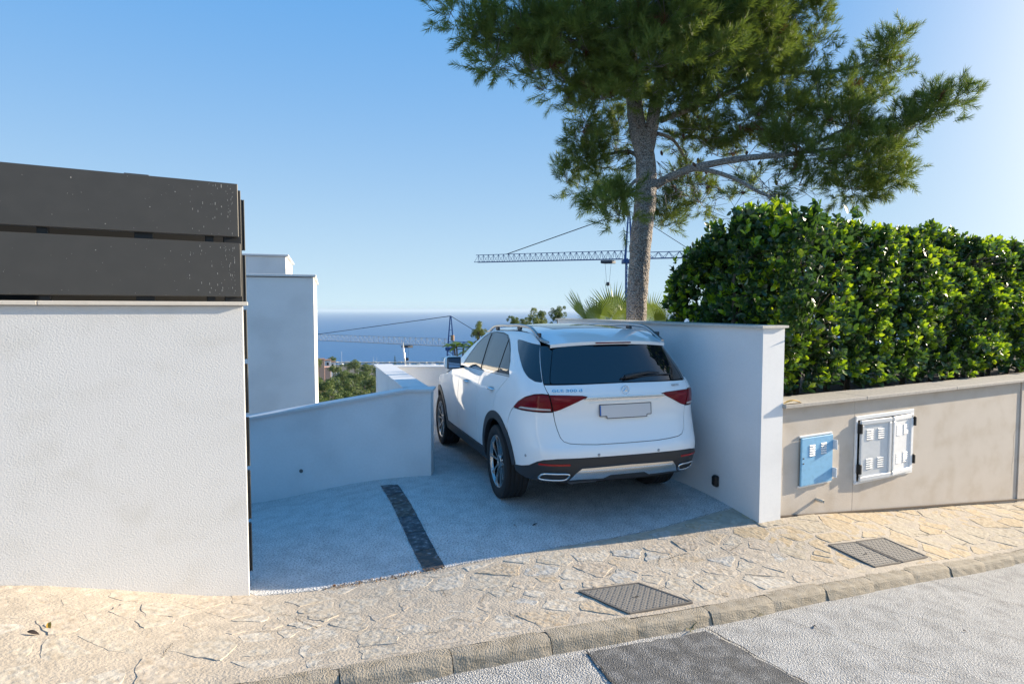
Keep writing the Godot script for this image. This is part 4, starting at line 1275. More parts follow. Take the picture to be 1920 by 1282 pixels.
		for cx in wheel_at:
			var ring := arc(cx - 0.03, 0.37, 0.524, 4, 176 if cx > 1.0 else 170, 30)
			var ring_in := arc(cx - 0.03, 0.37, 0.446, 172, 4, 30)
			part(car, "arch_trim", patch(m.call(PackedVector2Array(ring + ring_in)), 0.009, [], 0.05, 0.05), plastic)
			wheel(car, Vector3(cx, 0.371, -0.825 * s), s, rubber, mat("wheel_metal", grey(0.42), 0.25, 1.0), hollow, cx > 1.0)
		# roof rail
		var rail := []
		for k in 25:
			var t4 := k / 24.0
			var x4: float = lerpf(1.42, -0.62, t4)
			var rise: float = 0.050 * smoothstep(0.0, 0.16, t4) * (1.0 - smoothstep(0.78, 1.0, t4))
			rail.append(Vector3(x4, roof_edge_y(x4) + 0.010 + rise * 0.8, -s * (roof_edge_w(x4) - 0.015)))
		var rr := part(car, "roof_rail", MB.new().tube(rail, [0.017], 8).mesh(), mat("rail_metal", grey(0.42), 0.3, 1.0))
		for x5 in [0.95, 0.12, -0.45]:
			part(rr, "rail_foot", MB.new().box(Vector3(x5, roof_edge_y(x5) + 0.03, -s * (roof_edge_w(x5) - 0.016)), Vector3(0.11, 0.055, 0.022), 0.006, Basis(Vector3.FORWARD, 0.0)).mesh(), plastic)
		# door mirror
		var mc := Vector3(1.50, 1.300, -s * 1.075)
		var mir := part(car, "door_mirror", blob(Vector3(0.085, 0.082, 0.098), 0.55), paint, mc, Basis(Vector3.UP, 0.10 * s))
		part(mir, "mirror_surround", MB.new().box(Vector3(-0.075, 0, 0), Vector3(0.02, 0.146, 0.176), 0.009).mesh(), plastic)
		part(mir, "mirror_glass", MB.new().box(Vector3(-0.087, 0, 0), Vector3(0.006, 0.120, 0.150), 0.002).mesh(), mat("mirror_silver", lin(0.30, 0.38, 0.50), 0.03, 1.0))
		part(mir, "mirror_stalk", MB.new().box(Vector3(0.02, -0.055, s * 0.13), Vector3(0.06, 0.035, 0.10), 0.01).mesh(), plastic)
	build_roof(car, paint, glass, black, plastic)

func roof_edge_w(x: float) -> float:
	return table([[-2.0, 0.55], [-0.68, 0.598], [-0.60, 0.630], [-0.50, 0.650], [-0.3, 0.656], [0.0, 0.656], [1.0, 0.652], [1.3, 0.64], [2.0, 0.6]], x, 1)

func roof_edge_y(x: float) -> float:
	return table([[-2.0, 1.4], [-0.68, 1.566], [-0.60, 1.583], [-0.50, 1.606], [-0.3, 1.668], [0.0, 1.698], [0.5, 1.704], [1.0, 1.70], [1.3, 1.675], [2.0, 1.5]], x, 1)

func roof_mid_y(x: float) -> float:
	return table([[-2.0, 1.4], [-0.76, 1.596], [-0.6, 1.652], [-0.4, 1.698], [-0.1, 1.737], [0.4, 1.765], [0.9, 1.772], [1.3, 1.755], [2.0, 1.6]], x, 1)

func build_roof(car: Node3D, paint: Material, glass: Material, black: Material, plastic: Material) -> void:
	var nx := 30
	var nt := 20
	var grid := []
	for i in nx + 1:
		var row := []
		for j in nt + 1:
			var t := j / (nt * 0.5) - 1.0
			var f := float(i) / nx
			var xm := lerpf(-0.755, 1.2, f)
			var xe := lerpf(-0.665, 1.2, f)
			var x := lerpf(xm, xe, t * t)
			var w := roof_edge_w(xe)
			row.append(Vector3(x, lerpf(roof_mid_y(xm), roof_edge_y(xe), pow(absf(t), 2.4)), t * w))
		grid.append(row)
	var mb := MB.new().smooth()
	for i in nx:
		for j in nt:
			mb.quad(grid[i][j], grid[i][j + 1], grid[i + 1][j + 1], grid[i + 1][j])
	var roof := part(car, "roof", mb.mesh(), paint)
	# spoiler lip: rear face and underside
	mb = MB.new().smooth()
	for j in nt:
		var a: Vector3 = grid[0][j]
		var b: Vector3 = grid[0][j + 1]
		var d := Vector3(0.006, -0.030, 0)
		var n := Vector3(0.11, -0.022, 0)
		mb.quad(a, a + d, b + d, b)
	part(roof, "spoiler_lip", mb.mesh(), paint)
	mb = MB.new()
	for j in nt:
		var a2: Vector3 = grid[0][j] + Vector3(0.006, -0.030, 0)
		var b2: Vector3 = grid[0][j + 1] + Vector3(0.006, -0.030, 0)
		mb.quad(a2, a2 + Vector3(0.14, -0.012, 0), b2 + Vector3(0.14, -0.012, 0), b2)
	part(roof, "spoiler_underside", mb.mesh(), plastic)
	part(roof, "brake_light", MB.new().box(Vector3(-0.7545, 1.582, 0), Vector3(0.008, 0.011, 0.37), 0.003).mesh(), mats.lamp_red)
	part(roof, "sunroof", sunroof(grid, nt), mats.gloss_black)
	# windscreen and bonnet
	mb = MB.new().smooth()
	var bonnet := MB.new().smooth()
	for j in nt:
		var q2 := []
		for c2 in [[0, j], [0, j + 1], [1, j + 1], [1, j]]:
			var t2: float = c2[1] / (nt * 0.5) - 1.0
			q2.append(grid[nx][c2[1]] if c2[0] == 0 else Vector3(2.02 + 0.16 * (1.0 - t2 * t2), 1.19, t2 * 0.90))
		mb.quad(q2[0], q2[1], q2[2], q2[3])
		for i in 8:
			var q3 := []
			for c3 in [[i, j], [i, j + 1], [i + 1, j + 1], [i + 1, j]]:
				var t3: float = c3[1] / (nt * 0.5) - 1.0
				var f3: float = c3[0] / 8.0
				var x3 := lerpf(2.02 + 0.16 * (1.0 - t3 * t3), 3.40 + 0.42 * (1.0 - t3 * t3), f3)
				q3.append(Vector3(x3, lerpf(1.19, 0.96, f3 * f3 * 0.6 + f3 * 0.4) + 0.05 * (1.0 - t3 * t3) * (1.0 - f3 * f3), t3 * lerpf(0.90, 0.80, f3 * f3)))
			bonnet.quad(q3[0], q3[1], q3[2], q3[3])
	part(car, "windscreen", mb.mesh(), glass)
	part(car, "bonnet", bonnet.mesh(), paint)

func sunroof(grid: Array, nt: int) -> ArrayMesh:
	var mb := MB.new().smooth()
	for i in range(8, 26):
		for j in range(4, nt - 4):
			var q := []
			for c in [[i, j], [i, j + 1], [i + 1, j + 1], [i + 1, j]]:
				q.append(grid[c[0]][c[1]] + Vector3(0, 0.002, 0))
			mb.quad(q[0], q[1], q[2], q[3])
	return mb.mesh()

func on_body(lat: float, y: float, lift: float) -> Vector3:
	var c := back(lat, y)
	return body_at(c.x, c.y) + body_normal(c.x, c.y) * lift

func ring_mesh(r: float, tube: float) -> ArrayMesh:
	var path := []
	for k in 29:
		path.append(Vector3(cos(TAU * k / 28.0) * r, sin(TAU * k / 28.0) * r, 0))
	return MB.new().tube(path, [tube], 6, false).mesh()

func blob(r: Vector3, power: float) -> ArrayMesh:
	var mb := MB.new().smooth()
	var n := 14
	var at := func(i: int, j: int) -> Vector3:
		var a := PI * i / n - PI / 2
		var b := TAU * j / (2 * n)
		var s := func(v: float) -> float: return signf(v) * pow(absf(v), power)
		return Vector3(s.call(cos(a)) * s.call(cos(b)) * r.x, s.call(sin(a)) * r.y, s.call(cos(a)) * s.call(sin(b)) * r.z)
	for i in n:
		for j in 2 * n:
			mb.quad(at.call(i, j), at.call(i, j + 1), at.call(i + 1, j + 1), at.call(i + 1, j))
	return mb.mesh()

func lettering(parent: Node, called: String, text: String, at: Vector2, width: float, height: float, m: Material) -> void:
	var f := SystemFont.new()
	f.font_names = PackedStringArray(["Droid Sans"])
	f.font_weight = 700
	var t := TextMesh.new()
	t.text = text
	t.font = f
	t.font_size = 32
	t.depth = 0.0
	t.pixel_size = 0.01
	t.depth = 0.06
	var s := t.get_aabb().size
	var c := back(at.x, at.y)
	var n := body_normal(c.x, c.y)
	var x := Vector3.UP.cross(n).normalized()
	var b := Basis(x, n.cross(x), n)
	part(parent, called, t, m, body_at(c.x, c.y) + n * 0.003, b.scaled_local(Vector3(width / s.x, height / (s.y * 0.72), 0.06)))

func wheel(car: Node3D, at: Vector3, s: int, rubber: Material, metal: Material, hollow: Material, front: bool) -> void:
	# axis along local z, outside face towards -z for the left side
	var w := part(car, "wheel", MB.new().lathe([Vector2(0.20, -0.06), Vector2(0.255, -0.09), Vector2(0.262, 0.05)], 40).mesh(), mat("wheel_dark", lin(0.02, 0.02, 0.022), 0.35, 0.6), at, Basis(Vector3.UP, 0.0 if s < 0 else PI))
	var prof := [Vector2(0.262, -0.115), Vector2(0.300, -0.127), Vector2(0.335, -0.126), Vector2(0.357, -0.115), Vector2(0.367, -0.098)]
	for k in 5:
		var z0 := -0.092 + 0.043 * k
		prof.append_array([Vector2(0.3705, z0), Vector2(0.3715, z0 + 0.030), Vector2(0.363, z0 + 0.0325), Vector2(0.363, z0 + 0.0395)])
	prof.append_array([Vector2(0.367, 0.115), Vector2(0.357, 0.119), Vector2(0.335, 0.128), Vector2(0.305, 0.129), Vector2(0.285, 0.124), Vector2(0.268, 0.116), Vector2(0.262, 0.10)])
	part(w, "tyre", MB.new().lathe(prof, 56).mesh(), rubber)
	part(w, "rim", MB.new().lathe([Vector2(0.268, 0.112), Vector2(0.262, 0.117), Vector2(0.254, 0.112), Vector2(0.246, 0.085)], 48).mesh(), metal)
	part(w, "wheel_disc", MB.new().lathe([Vector2(0.25, -0.02), Vector2(0.0, -0.02)], 32).mesh(), hollow)
	part(w, "brake_disc", MB.new().lathe([Vector2(0.17, 0.0), Vector2(0.06, 0.002)], 32).mesh(), mat("brake_steel", grey(0.25), 0.35, 1.0))
	for k in 5:
		var spoke := MB.new()
		var t := TAU * k / 5.0 + PI / 2
		for e in [-1.0, 1.0]:
			var t0: float = t + e * 0.22
			var t1: float = t + e * 0.27
			var a := Vector3(cos(t0) * 0.055, sin(t0) * 0.055, 0.088)
			var b := Vector3(cos(t1) * 0.252, sin(t1) * 0.252, 0.108)
			var dir := (b - a).normalized()
			var side_ := dir.cross(Vector3.BACK).normalized()
			for q in [[a, b]]:
				var wa := side_ * 0.0105
				var wb := side_ * 0.0095
				var dn := Vector3(0, 0, -0.035)
				spoke.quad(a - wa, b - wb, b + wb, a + wa)
				spoke.quad(a + wa, b + wb, b + wb * 1.5 + dn, a + wa * 1.5 + dn)
				spoke.quad(a - wa * 1.5 + dn, b - wb * 1.5 + dn, b - wb, a - wa)
		part(w, "spoke", spoke.mesh(), metal)
	part(w, "hub_cap", MB.new().lathe([Vector2(0.075, 0.07), Vector2(0.066, 0.092), Vector2(0.036, 0.096), Vector2(0.034, 0.093), Vector2(0.0, 0.095)], 24).mesh(), metal)

# ---------------------------------------------------------------- plants
func leaf_mesh(length: float, width: float, fold: float, curl: float, stations := 5) -> ArrayMesh:
	# grows along -z from the origin, upper side to +y
	var mb := MB.new().smooth()
	var rows := []
	for k in stations + 1:
		var t := float(k) / stations
		var w := width * 0.5 * pow(sin(PI * clampf(t * 0.94 + 0.03, 0.0, 1.0)), 0.75)
		var y := -curl * t * t * length
		rows.append([Vector3(-w, y + w * fold, -t * length), Vector3(0, y, -t * length), Vector3(w, y + w * fold, -t * length)])
	for k in stations:
		for e in 2:
			mb.quad(rows[k][e], rows[k + 1][e], rows[k + 1][e + 1], rows[k][e + 1])
	return mb.mesh()

func scatter(parent: Node, called: String, mesh: Mesh, m: Material, places: Array, colors: Array) -> MultiMeshInstance3D:
	var mm := MultiMesh.new()
	mm.transform_format = MultiMesh.TRANSFORM_3D
	mm.use_colors = colors.size() > 0
	mm.mesh = mesh
	mm.instance_count = places.size()
	for k in places.size():
		mm.set_instance_transform(k, places[k])
		if colors.size():
			mm.set_instance_color(k, colors[k])
	var o := MultiMeshInstance3D.new()
	o.name = called
	o.multimesh = mm
	o.material_override = m
	o.set_meta("kind", "stuff")
	parent.add_child(o, true)
	return o

func foliage(called: String, color: Color, rough: float, back_: Color, tint := true) -> StandardMaterial3D:
	var m := mat(called, color, rough)
	m.vertex_color_use_as_albedo = tint
	if not tint:
		textured(m, leaf_tone, 3.0)
	m.backlight_enabled = true
	m.backlight = back_
	m.cull_mode = BaseMaterial3D.CULL_DISABLED
	return m

func toward(dir: Vector3, roll: float) -> Basis:
	# -z along dir
	var up := Vector3.UP if absf(dir.y) < 0.97 else Vector3.RIGHT
	return Basis.looking_at(dir, up) * Basis(Vector3.BACK, roll)

func wander(v: Vector3, amount: float) -> Vector3:
	return (v + Vector3(rng.randfn(), rng.randfn(), rng.randfn()) * amount).normalized()

var leaf_tone: NoiseTexture2D

func build_plants() -> void:
	rng.seed = 77
	leaf_tone = noise_map(64, 0.05, [[0.0, grey(0.7)], [1.0, grey(1.0)]], 128, 3)
	build_hedge()
	build_pine()
	build_palm()
	build_small_plants()
	build_far_trees()

func hedge_top(t: float) -> float:
	return 2.93 + 0.03 * sin(t * 1.9 + 0.6) + 0.03 * sin(t * 4.7) - 0.012 * t

func build_hedge() -> void:
	var h := thing("hedge", "tall dense glossy leaved hedge growing behind the beige wall", "hedge", Vector3(PILLAR.x, 0.9, PILLAR.y), along(LOW_WALL))
	# local: x along the street wall, y up, z towards the street; its left end follows the white side wall
	var wall_dir := along(LOW_WALL).inverse() * Vector3(-sin(deg_to_rad(17.6)), 0, -cos(deg_to_rad(17.6)))
	var wall_side := along(LOW_WALL).inverse() * Vector3(cos(deg_to_rad(17.6)), 0, -sin(deg_to_rad(17.6)))
	var leaf := leaf_mesh(0.094, 0.054, 0.26, 0.14)
	var lm := foliage("hedge_leaf", Color.WHITE, 0.36, lin(0.8, 0.8, 0.4))
	lm.metallic_specular = 0.7
	var places := []
	var colors := []
	var front := []
	var n := 9400
	var lumps := FastNoiseLite.new()
	lumps.seed = 3
	lumps.frequency = 1.1
	lumps.fractal_octaves = 3
	for k in n:
		var r := rng.randf()
		var p := Vector3.ZERO
		var out := Vector3.BACK
		var depth := pow(rng.randf(), 1.6) * 0.34 if k % 6 else rng.randf_range(0.45, 1.0)
		var bulge := 0.0
		if r < 0.53:
			var x := rng.randf_range(0.33, 7.6)
			var y := lerpf(0.16, hedge_top(x) - 0.9, pow(rng.randf(), 0.9))
			bulge = 0.22 * lumps.get_noise_2d(x, y) + 0.02
			var curve := 0.20 * pow(clampf((y - 1.3) / 0.7, 0.0, 1.0), 2.0)
			p = Vector3(x, y, -0.36 + bulge - depth - curve)
			out = Vector3(0, 0.25 + 0.6 * curve, 1)
		elif r < 0.64:
			var xb := rng.randf_range(0.5, 7.6)
			p = Vector3(xb, rng.randf_range(0.1, hedge_top(xb) - 1.0), -1.35 - rng.randf() * 0.4)
		elif r < 0.87:
			var x2 := rng.randf_range(0.2, 7.6)
			var z2 := rng.randf_range(-1.9, -0.5)
			bulge = 0.08 * sin(x2 * 4.1 + z2 * 3.0) + 0.05 * sin(x2 * 9.0)
			p = Vector3(x2, hedge_top(x2) - 0.9 + bulge - minf(depth, 0.4) * 0.8 - 0.12 * pow(clampf((-0.5 - z2) / 1.4, 0, 1), 2), z2)
			out = Vector3(0, 1, 0.15)
		else:
			var s := rng.randf_range(0.1, 2.35)
			var y3 := rng.randf_range(0.80, hedge_top(0.0) - 0.9)
			bulge = 0.07 * sin(s * 5.0 + y3 * 3.0)
			p = wall_dir * s + wall_side * (0.36 + depth - bulge + 0.25 * pow(clampf((y3 - 1.35) / 0.65, 0, 1), 2.0) + 0.12 * pow(clampf((s - 1.6) / 0.7, 0, 1), 2.0))
			p.y = y3
			out = -wall_side + Vector3(0, 0.3, 0)
		# the shoulder over the side wall is rounded
		p.y -= 0.34 * smoothstep(0.7, 2.4, p.dot(wall_dir)) * smoothstep(1.2, 2.0, p.y) * (1.0 - smoothstep(0.5, 1.6, p.dot(wall_side)))
		# keep off the side wall
		var off := (p - wall_dir * p.dot(wall_dir)).dot(wall_side)
		if off < 0.33 and p.y < 0.92:
			continue
		if off < 0.24:
			continue
		var axis := wander((out.normalized() + Vector3.UP * 0.35).normalized(), 0.42)
		var young := depth < 0.10 and rng.randf() < (0.80 if out.y > 0.6 else 0.46)
		var tone := rng.randf()
		var turn := rng.randf() * TAU
		var side_v := axis.cross(Vector3.UP if absf(axis.y) < 0.9 else Vector3.RIGHT).normalized()
		var side_w := axis.cross(side_v)
		var count := rng.randi_range(5, 8)
		for j in count:
			turn += 2.4
			var lift := lerpf(0.25, 1.25, float(j) / count) + rng.randf_range(-0.2, 0.2)
			var dir := (axis * cos(lift) + (side_v * cos(turn) + side_w * sin(turn)) * sin(lift)).normalized()
			var sc := rng.randf_range(0.75, 1.15) * (0.7 + 0.35 * float(j) / count)
			var b := Basis.looking_at(dir, axis if absf(dir.dot(axis)) < 0.97 else side_v) * Basis(Vector3.BACK, rng.randf_range(-0.5, 0.5))
			var at := p - axis * (0.012 * j)
			var c := Color(0.026, 0.066, 0.026).lerp(Color(0.075, 0.150, 0.028), tone * 0.8 + rng.randf() * 0.2)
			if young and j < 5:
				c = Color(0.20, 0.35, 0.018).lerp(Color(0.42, 0.54, 0.022), rng.randf())
			var tr := Transform3D(b.scaled(Vector3.ONE * sc), at)
			if front.size() < 300 and depth < 0.06 and r < 0.53 and p.x < 4.6 and rng.randf() < 0.10:
				front.append([tr, young and j < 5])
			else:
				places.append(tr)
				colors.append(c)
	scatter(h, "leaves", leaf, lm, places, colors)
	var old_leaf := foliage("hedge_leaf_old", lin(0.050, 0.11, 0.026), 0.36, grey(0.62), false)
	var new_leaf := foliage("hedge_leaf_young", lin(0.26, 0.39, 0.020), 0.3, grey(0.62), false)
	for f in front:
		part(h, "leaf", leaf, new_leaf if f[1] else old_leaf, f[0].origin, f[0].basis)
	# stems inside
	var bark := textured(mat("stem_bark", lin(0.11, 0.085, 0.06), 0.9), noise_map(60, 0.05, [[0.0, grey(0.6)], [1.0, grey(1.0)]], 256, 4), 3.0)
	for k in 26:
		var x4 := 0.5 + k * 0.30
		var base := Vector3(x4, 0.0, -0.95 + rng.randf_range(-0.2, 0.2))
		var mb := MB.new()
		mb.tube([base, base + Vector3(0.03, 0.6, 0.05), base + Vector3(rng.randf_range(-0.1, 0.1), 1.4, 0.1)], [0.035, 0.027, 0.012], 7)
		for j in 9:
			var y4 := rng.randf_range(0.25, 1.5)
			mb.tube([base + Vector3(0.02, y4, 0.04), base + Vector3(rng.randf_range(-0.2, 0.2), y4 + 0.2, 0.28), base + Vector3(rng.randf_range(-0.35, 0.35), y4 + rng.randf_range(0.25, 0.5), rng.randf_range(0.4, 0.62))], [0.013, 0.009, 0.004], 5)
		part(h, "stem", mb.mesh(), bark)

func needle_shoot(needles: int, length: float, needle: float, width: float, seed_: int) -> ArrayMesh:
	var r := RandomNumberGenerator.new()
	r.seed = seed_
	var st := SurfaceTool.new()
	st.begin(Mesh.PRIMITIVE_TRIANGLES)
	st.set_smooth_group(-1)
	for k in needles:
		var t := float(k) / needles
		var root := Vector3(0, 0, -length * (0.15 + 0.85 * t))
		var a := r.randf() * TAU
		var open := lerpf(1.15, 0.35, t) + r.randf_range(-0.15, 0.15)
		var dir := Vector3(cos(a) * sin(open), sin(a) * sin(open), -cos(open))
		var tip := root + dir * needle * r.randf_range(0.75, 1.1) + Vector3(0, -0.006, 0)
		var w := dir.cross(Vector3(r.randfn(), r.randfn(), r.randfn())).normalized() * width * 0.5
		var mid := root.lerp(tip, 0.6)
		st.add_vertex(root - w)
		st.add_vertex(mid + w)
		st.add_vertex(root + w)
		st.add_vertex(root - w)
		st.add_vertex(tip)
		st.add_vertex(mid + w)
	# the twig itself
	for e in 3:
		var a0 := TAU * e / 3.0
		var a1 := TAU * (e + 1) / 3.0
		st.add_vertex(Vector3(cos(a0), sin(a0), 0) * 0.004)
		st.add_vertex(Vector3(0, 0, -length))
		st.add_vertex(Vector3(cos(a1), sin(a1), 0) * 0.004)
	st.generate_normals()
	return st.commit()

func bark_tube(path: Array, radii: Array, sides: int, rough: float, seed_: int) -> ArrayMesh:
	var n := FastNoiseLite.new()
	n.seed = seed_
	n.frequency = 5.0
	n.fractal_octaves = 3
	var fine := FastNoiseLite.new()
	fine.seed = seed_ + 1
	fine.frequency = 9.0
	fine.noise_type = FastNoiseLite.TYPE_CELLULAR
	var c := Curve3D.new()
	var lens := [0.0]
	for k in path.size():
		var d: Vector3 = (path[mini(k + 1, path.size() - 1)] - path[maxi(k - 1, 0)]) / 6.0
		c.add_point(path[k], -d, d)
		if k:
			lens.append(lens[-1] + path[k].distance_to(path[k - 1]))
	var total := c.get_baked_length()
	var rings := []
	var steps := ceili(total / 0.035)
	var up := Vector3.BACK
	for i in steps + 1:
		var s := total * i / steps
		var p := c.sample_baked(s, true)
		var dir := (c.sample_baked(minf(s + 0.05, total), true) - c.sample_baked(maxf(s - 0.05, 0.0), true)).normalized()
		var sd := dir.cross(up).normalized()
		up = sd.cross(dir).normalized()
		var f: float = s / total * lens[-1]
		var r: float = radii[-1]
		for k in lens.size() - 1:
			if f <= lens[k + 1]:
				r = lerpf(radii[k], radii[k + 1], (f - lens[k]) / maxf(lens[k + 1] - lens[k], 0.001))
				break
		var ring := []
		for k in sides:
			var o := sd * cos(TAU * k / sides) + up * sin(TAU * k / sides)
			var q := p + o * r
			var bump := n.get_noise_3dv(q) * 0.5 + fine.get_noise_3d(q.x * 2.0, q.y, q.z * 2.0) * 0.6
			ring.append(p + o * r * (1.0 + rough * bump))
		rings.append(ring)
	var mb := MB.new().smooth()
	for i in rings.size() - 1:
		for k in sides:
			var k2 := (k + 1) % sides
			mb.quad(rings[i][k], rings[i + 1][k], rings[i + 1][k2], rings[i][k2])
	return mb.mesh()

func build_pine() -> void:
	var d := 9.0
	var foot := px(1193, 600, d)
	var t := thing("pine_tree", "large pine with grey trunk and spreading needle crown above the hedge", "tree", Vector3(foot.x, 0.9, foot.z), Basis())
	var o := t.position
	var bark := textured(mat("pine_bark", lin(0.50, 0.46, 0.43), 0.95), noise_map(61, 0.06, [[0.0, grey(0.12)], [0.38, grey(0.42)], [0.55, grey(0.95)], [1.0, grey(1.0)]], 512, 3), 1.1, noise_map(61, 0.06, [], 512, 3), 5.0, noise_map(63, 0.02, [[0.0, lin(0.62, 0.5, 0.42)], [0.5, grey(0.95)], [1.0, grey(1.0)]], 512, 4), 0.9)
	var trunk_px := [[1191, 660, 0.168], [1193, 600, 0.160], [1196, 540, 0.156], [1200, 480, 0.160], [1204, 430, 0.164], [1208, 395, 0.166], [1212, 350, 0.160], [1211, 300, 0.148], [1201, 260, 0.140], [1192, 215, 0.125], [1186, 150, 0.11], [1180, 60, 0.09], [1176, -40, 0.06], [1180, -120, 0.03]]
	var path := []
	var radii := []
	path.append(Vector3(0.0, -0.25, 0))
	radii.append(0.22)
	for q in trunk_px:
		path.append(px(q[0], q[1], d) - o)
		radii.append(q[2])
	part(t, "trunk", bark_tube(path, radii, 40, 0.16, 5), bark)
	var limb := func(pts: Array, rs: Array, sides := 14) -> void:
		var lp := []
		for q in pts:
			lp.append(px(q[0], q[1], d + q[2]) - o)
		part(t, "limb", bark_tube(lp, rs, sides, 0.14, rng.randi()), bark)
	limb.call([[1212, 290, 0.0], [1222, 240, -0.05], [1230, 190, -0.15], [1245, 120, -0.3], [1270, 40, -0.4], [1300, -40, -0.5]], [0.11, 0.10, 0.09, 0.075, 0.06, 0.03])
	limb.call([[1222, 352, 0.0], [1245, 338, -0.05], [1290, 318, -0.2], [1340, 306, -0.35], [1400, 296, -0.5], [1460, 291, -0.5], [1520, 284, -0.2], [1580, 275, 0.1], [1640, 270, 0.3]], [0.072, 0.062, 0.055, 0.050, 0.045, 0.038, 0.028, 0.016, 0.006])
	limb.call([[1305, 316, -0.25], [1340, 322, -0.4], [1385, 338, -0.6], [1420, 358, -0.7], [1460, 376, -0.8]], [0.035, 0.033, 0.03, 0.026, 0.012])
	limb.call([[1240, 225, -0.1], [1290, 205, 0.1], [1350, 180, 0.3], [1450, 140, 0.5], [1580, 130, 0.6], [1690, 95, 0.6]], [0.05, 0.045, 0.04, 0.033, 0.025, 0.012])
	limb.call([[1187, 150, 0.0], [1130, 110, -0.3], [1050, 70, -0.5], [950, 60, -0.6], [860, 30, -0.6]], [0.06, 0.05, 0.04, 0.028, 0.012])
	limb.call([[1500, 286, -0.25], [1590, 240, 0.1], [1680, 222, 0.2], [1770, 195, 0.1]], [0.026, 0.019, 0.013, 0.006])
	limb.call([[1205, 300, 0.0], [1180, 285, 0.3], [1140, 290, 0.5], [1090, 320, 0.6]], [0.035, 0.03, 0.022, 0.01])
	limb.call([[1214, 330, 0.0], [1190, 340, -0.5], [1170, 370, -0.8], [1160, 410, -0.9]], [0.03, 0.026, 0.02, 0.008])
	limb.call([[1232, 250, 0.0], [1262, 262, 0.3], [1285, 300, 0.6], [1290, 345, 0.8]], [0.03, 0.025, 0.02, 0.01])
	# needle clumps: bearing, height, half width and half height, nearer or farther, density
	var clumps := [
		[845, 18, 28, 18, -0.6, 0.7], [885, 45, 42, 40, -0.6, 0.8], [930, 90, 45, 45, -0.7, 0.9], [985, 60, 65, 55, -0.5, 1.0], [1000, 122, 58, 42, -0.6, 1.0], [1050, 50, 78, 66, -0.6, 1.1], [1062, 140, 58, 45, -0.4, 1.0], [1110, 90, 75, 66, -0.5, 1.1], [1128, 175, 55, 40, -0.5, 1.0], [1092, 212, 42, 26, -0.3, 0.8], [1096, 255, 40, 26, 0.2, 0.8], [1088, 290, 34, 22, 0.5, 0.7], [1062, 330, 32, 18, 0.6, 0.7], [1102, 346, 42, 24, 0.6, 0.8], [1132, 306, 42, 32, 0.5, 0.8], [1150, 252, 46, 36, 0.6, 0.9], [1148, 362, 36, 26, -0.8, 0.8], [1162, 402, 34, 24, -0.9, 0.8], [1128, 385, 26, 16, -0.6, 0.6],
		[1180, 30, 75, 55, -0.9, 1.0], [1250, 25, 85, 58, -0.9, 1.1], [1330, 15, 85, 55, -0.6, 1.1], [1410, 15, 85, 52, -0.4, 1.1], [1480, 12, 65, 45, -0.2, 1.0], [1530, 22, 34, 28, 0.0, 0.8], [1225, 110, 75, 52, -0.9, 1.1], [1300, 100, 82, 50, -0.8, 1.1], [1380, 88, 85, 50, -0.4, 1.1], [1455, 78, 72, 44, 0.0, 1.0], [1518, 78, 40, 30, 0.2, 0.8], [1160, 120, 60, 55, 0.8, 1.0], [1200, 170, 60, 38, 0.9, 0.9], [1272, 165, 62, 40, -0.5, 1.0], [1350, 160, 68, 40, -0.3, 1.0], [1428, 145, 62, 36, 0.2, 0.9], [1496, 138, 52, 30, 0.4, 0.8], [1400, 40, 90, 60, 1.0, 0.9], [1280, 60, 90, 70, 1.1, 0.9], [1120, 40, 90, 70, 0.9, 0.9],
		[1632, 118, 44, 28, 0.6, 0.7], [1675, 82, 34, 28, 0.6, 0.7], [1686, 128, 28, 24, 0.6, 0.6], [1603, 160, 52, 28, 0.5, 0.7], [1540, 188, 58, 34, 0.3, 0.8], [1648, 178, 38, 22, 0.4, 0.6], [1470, 205, 58, 34, 0.2, 0.9], [1400, 215, 60, 36, 0.0, 0.9], [1330, 228, 56, 36, 0.2, 0.8], [1282, 250, 36, 36, 0.5, 0.6], [1596, 228, 62, 40, -0.2, 1.0], [1668, 250, 56, 36, 0.0, 1.0], [1720, 226, 46, 32, -0.2, 0.8], [1765, 190, 42, 30, -0.2, 0.8], [1798, 174, 22, 20, -0.2, 0.6], [1540, 282, 62, 36, -0.4, 1.0], [1616, 300, 62, 40, -0.2, 1.1], [1677, 312, 50, 32, 0.0, 0.9], [1596, 346, 56, 26, 0.1, 0.9], [1646, 348, 40, 22, 0.2, 0.7], [1470, 270, 52, 30, -0.5, 0.6], [1402, 268, 48, 30, 0.4, 0.5], [1345, 285, 46, 28, 0.5, 0.45], [1292, 335, 42, 32, 0.7, 0.6], [1258, 388, 38, 26, 0.6, 0.9], [1312, 372, 42, 26, 0.8, 0.8], [1378, 356, 36, 20, 0.5, 0.4], [1240, 418, 28, 16, 0.5, 0.8], [1440, 345, 42, 22, -0.6, 0.4], [1500, 340, 36, 20, -0.2, 0.4],
		[1050, -60, 100, 60, -0.3, 0.8], [1200, -90, 120, 70, 0.0, 0.9], [1350, -80, 120, 70, 0.0, 0.9], [1460, -50, 80, 45, 0.2, 0.8]]
	var shoots := [needle_shoot(44, 0.19, 0.10, 0.0062, 1), needle_shoot(50, 0.15, 0.11, 0.0062, 2)]
	var nm := foliage("pine_needles", Color.WHITE, 0.62, lin(0.70, 0.70, 0.40))
	var places := [[], []]
	var colors := [[], []]
	var twigs := MB.new()
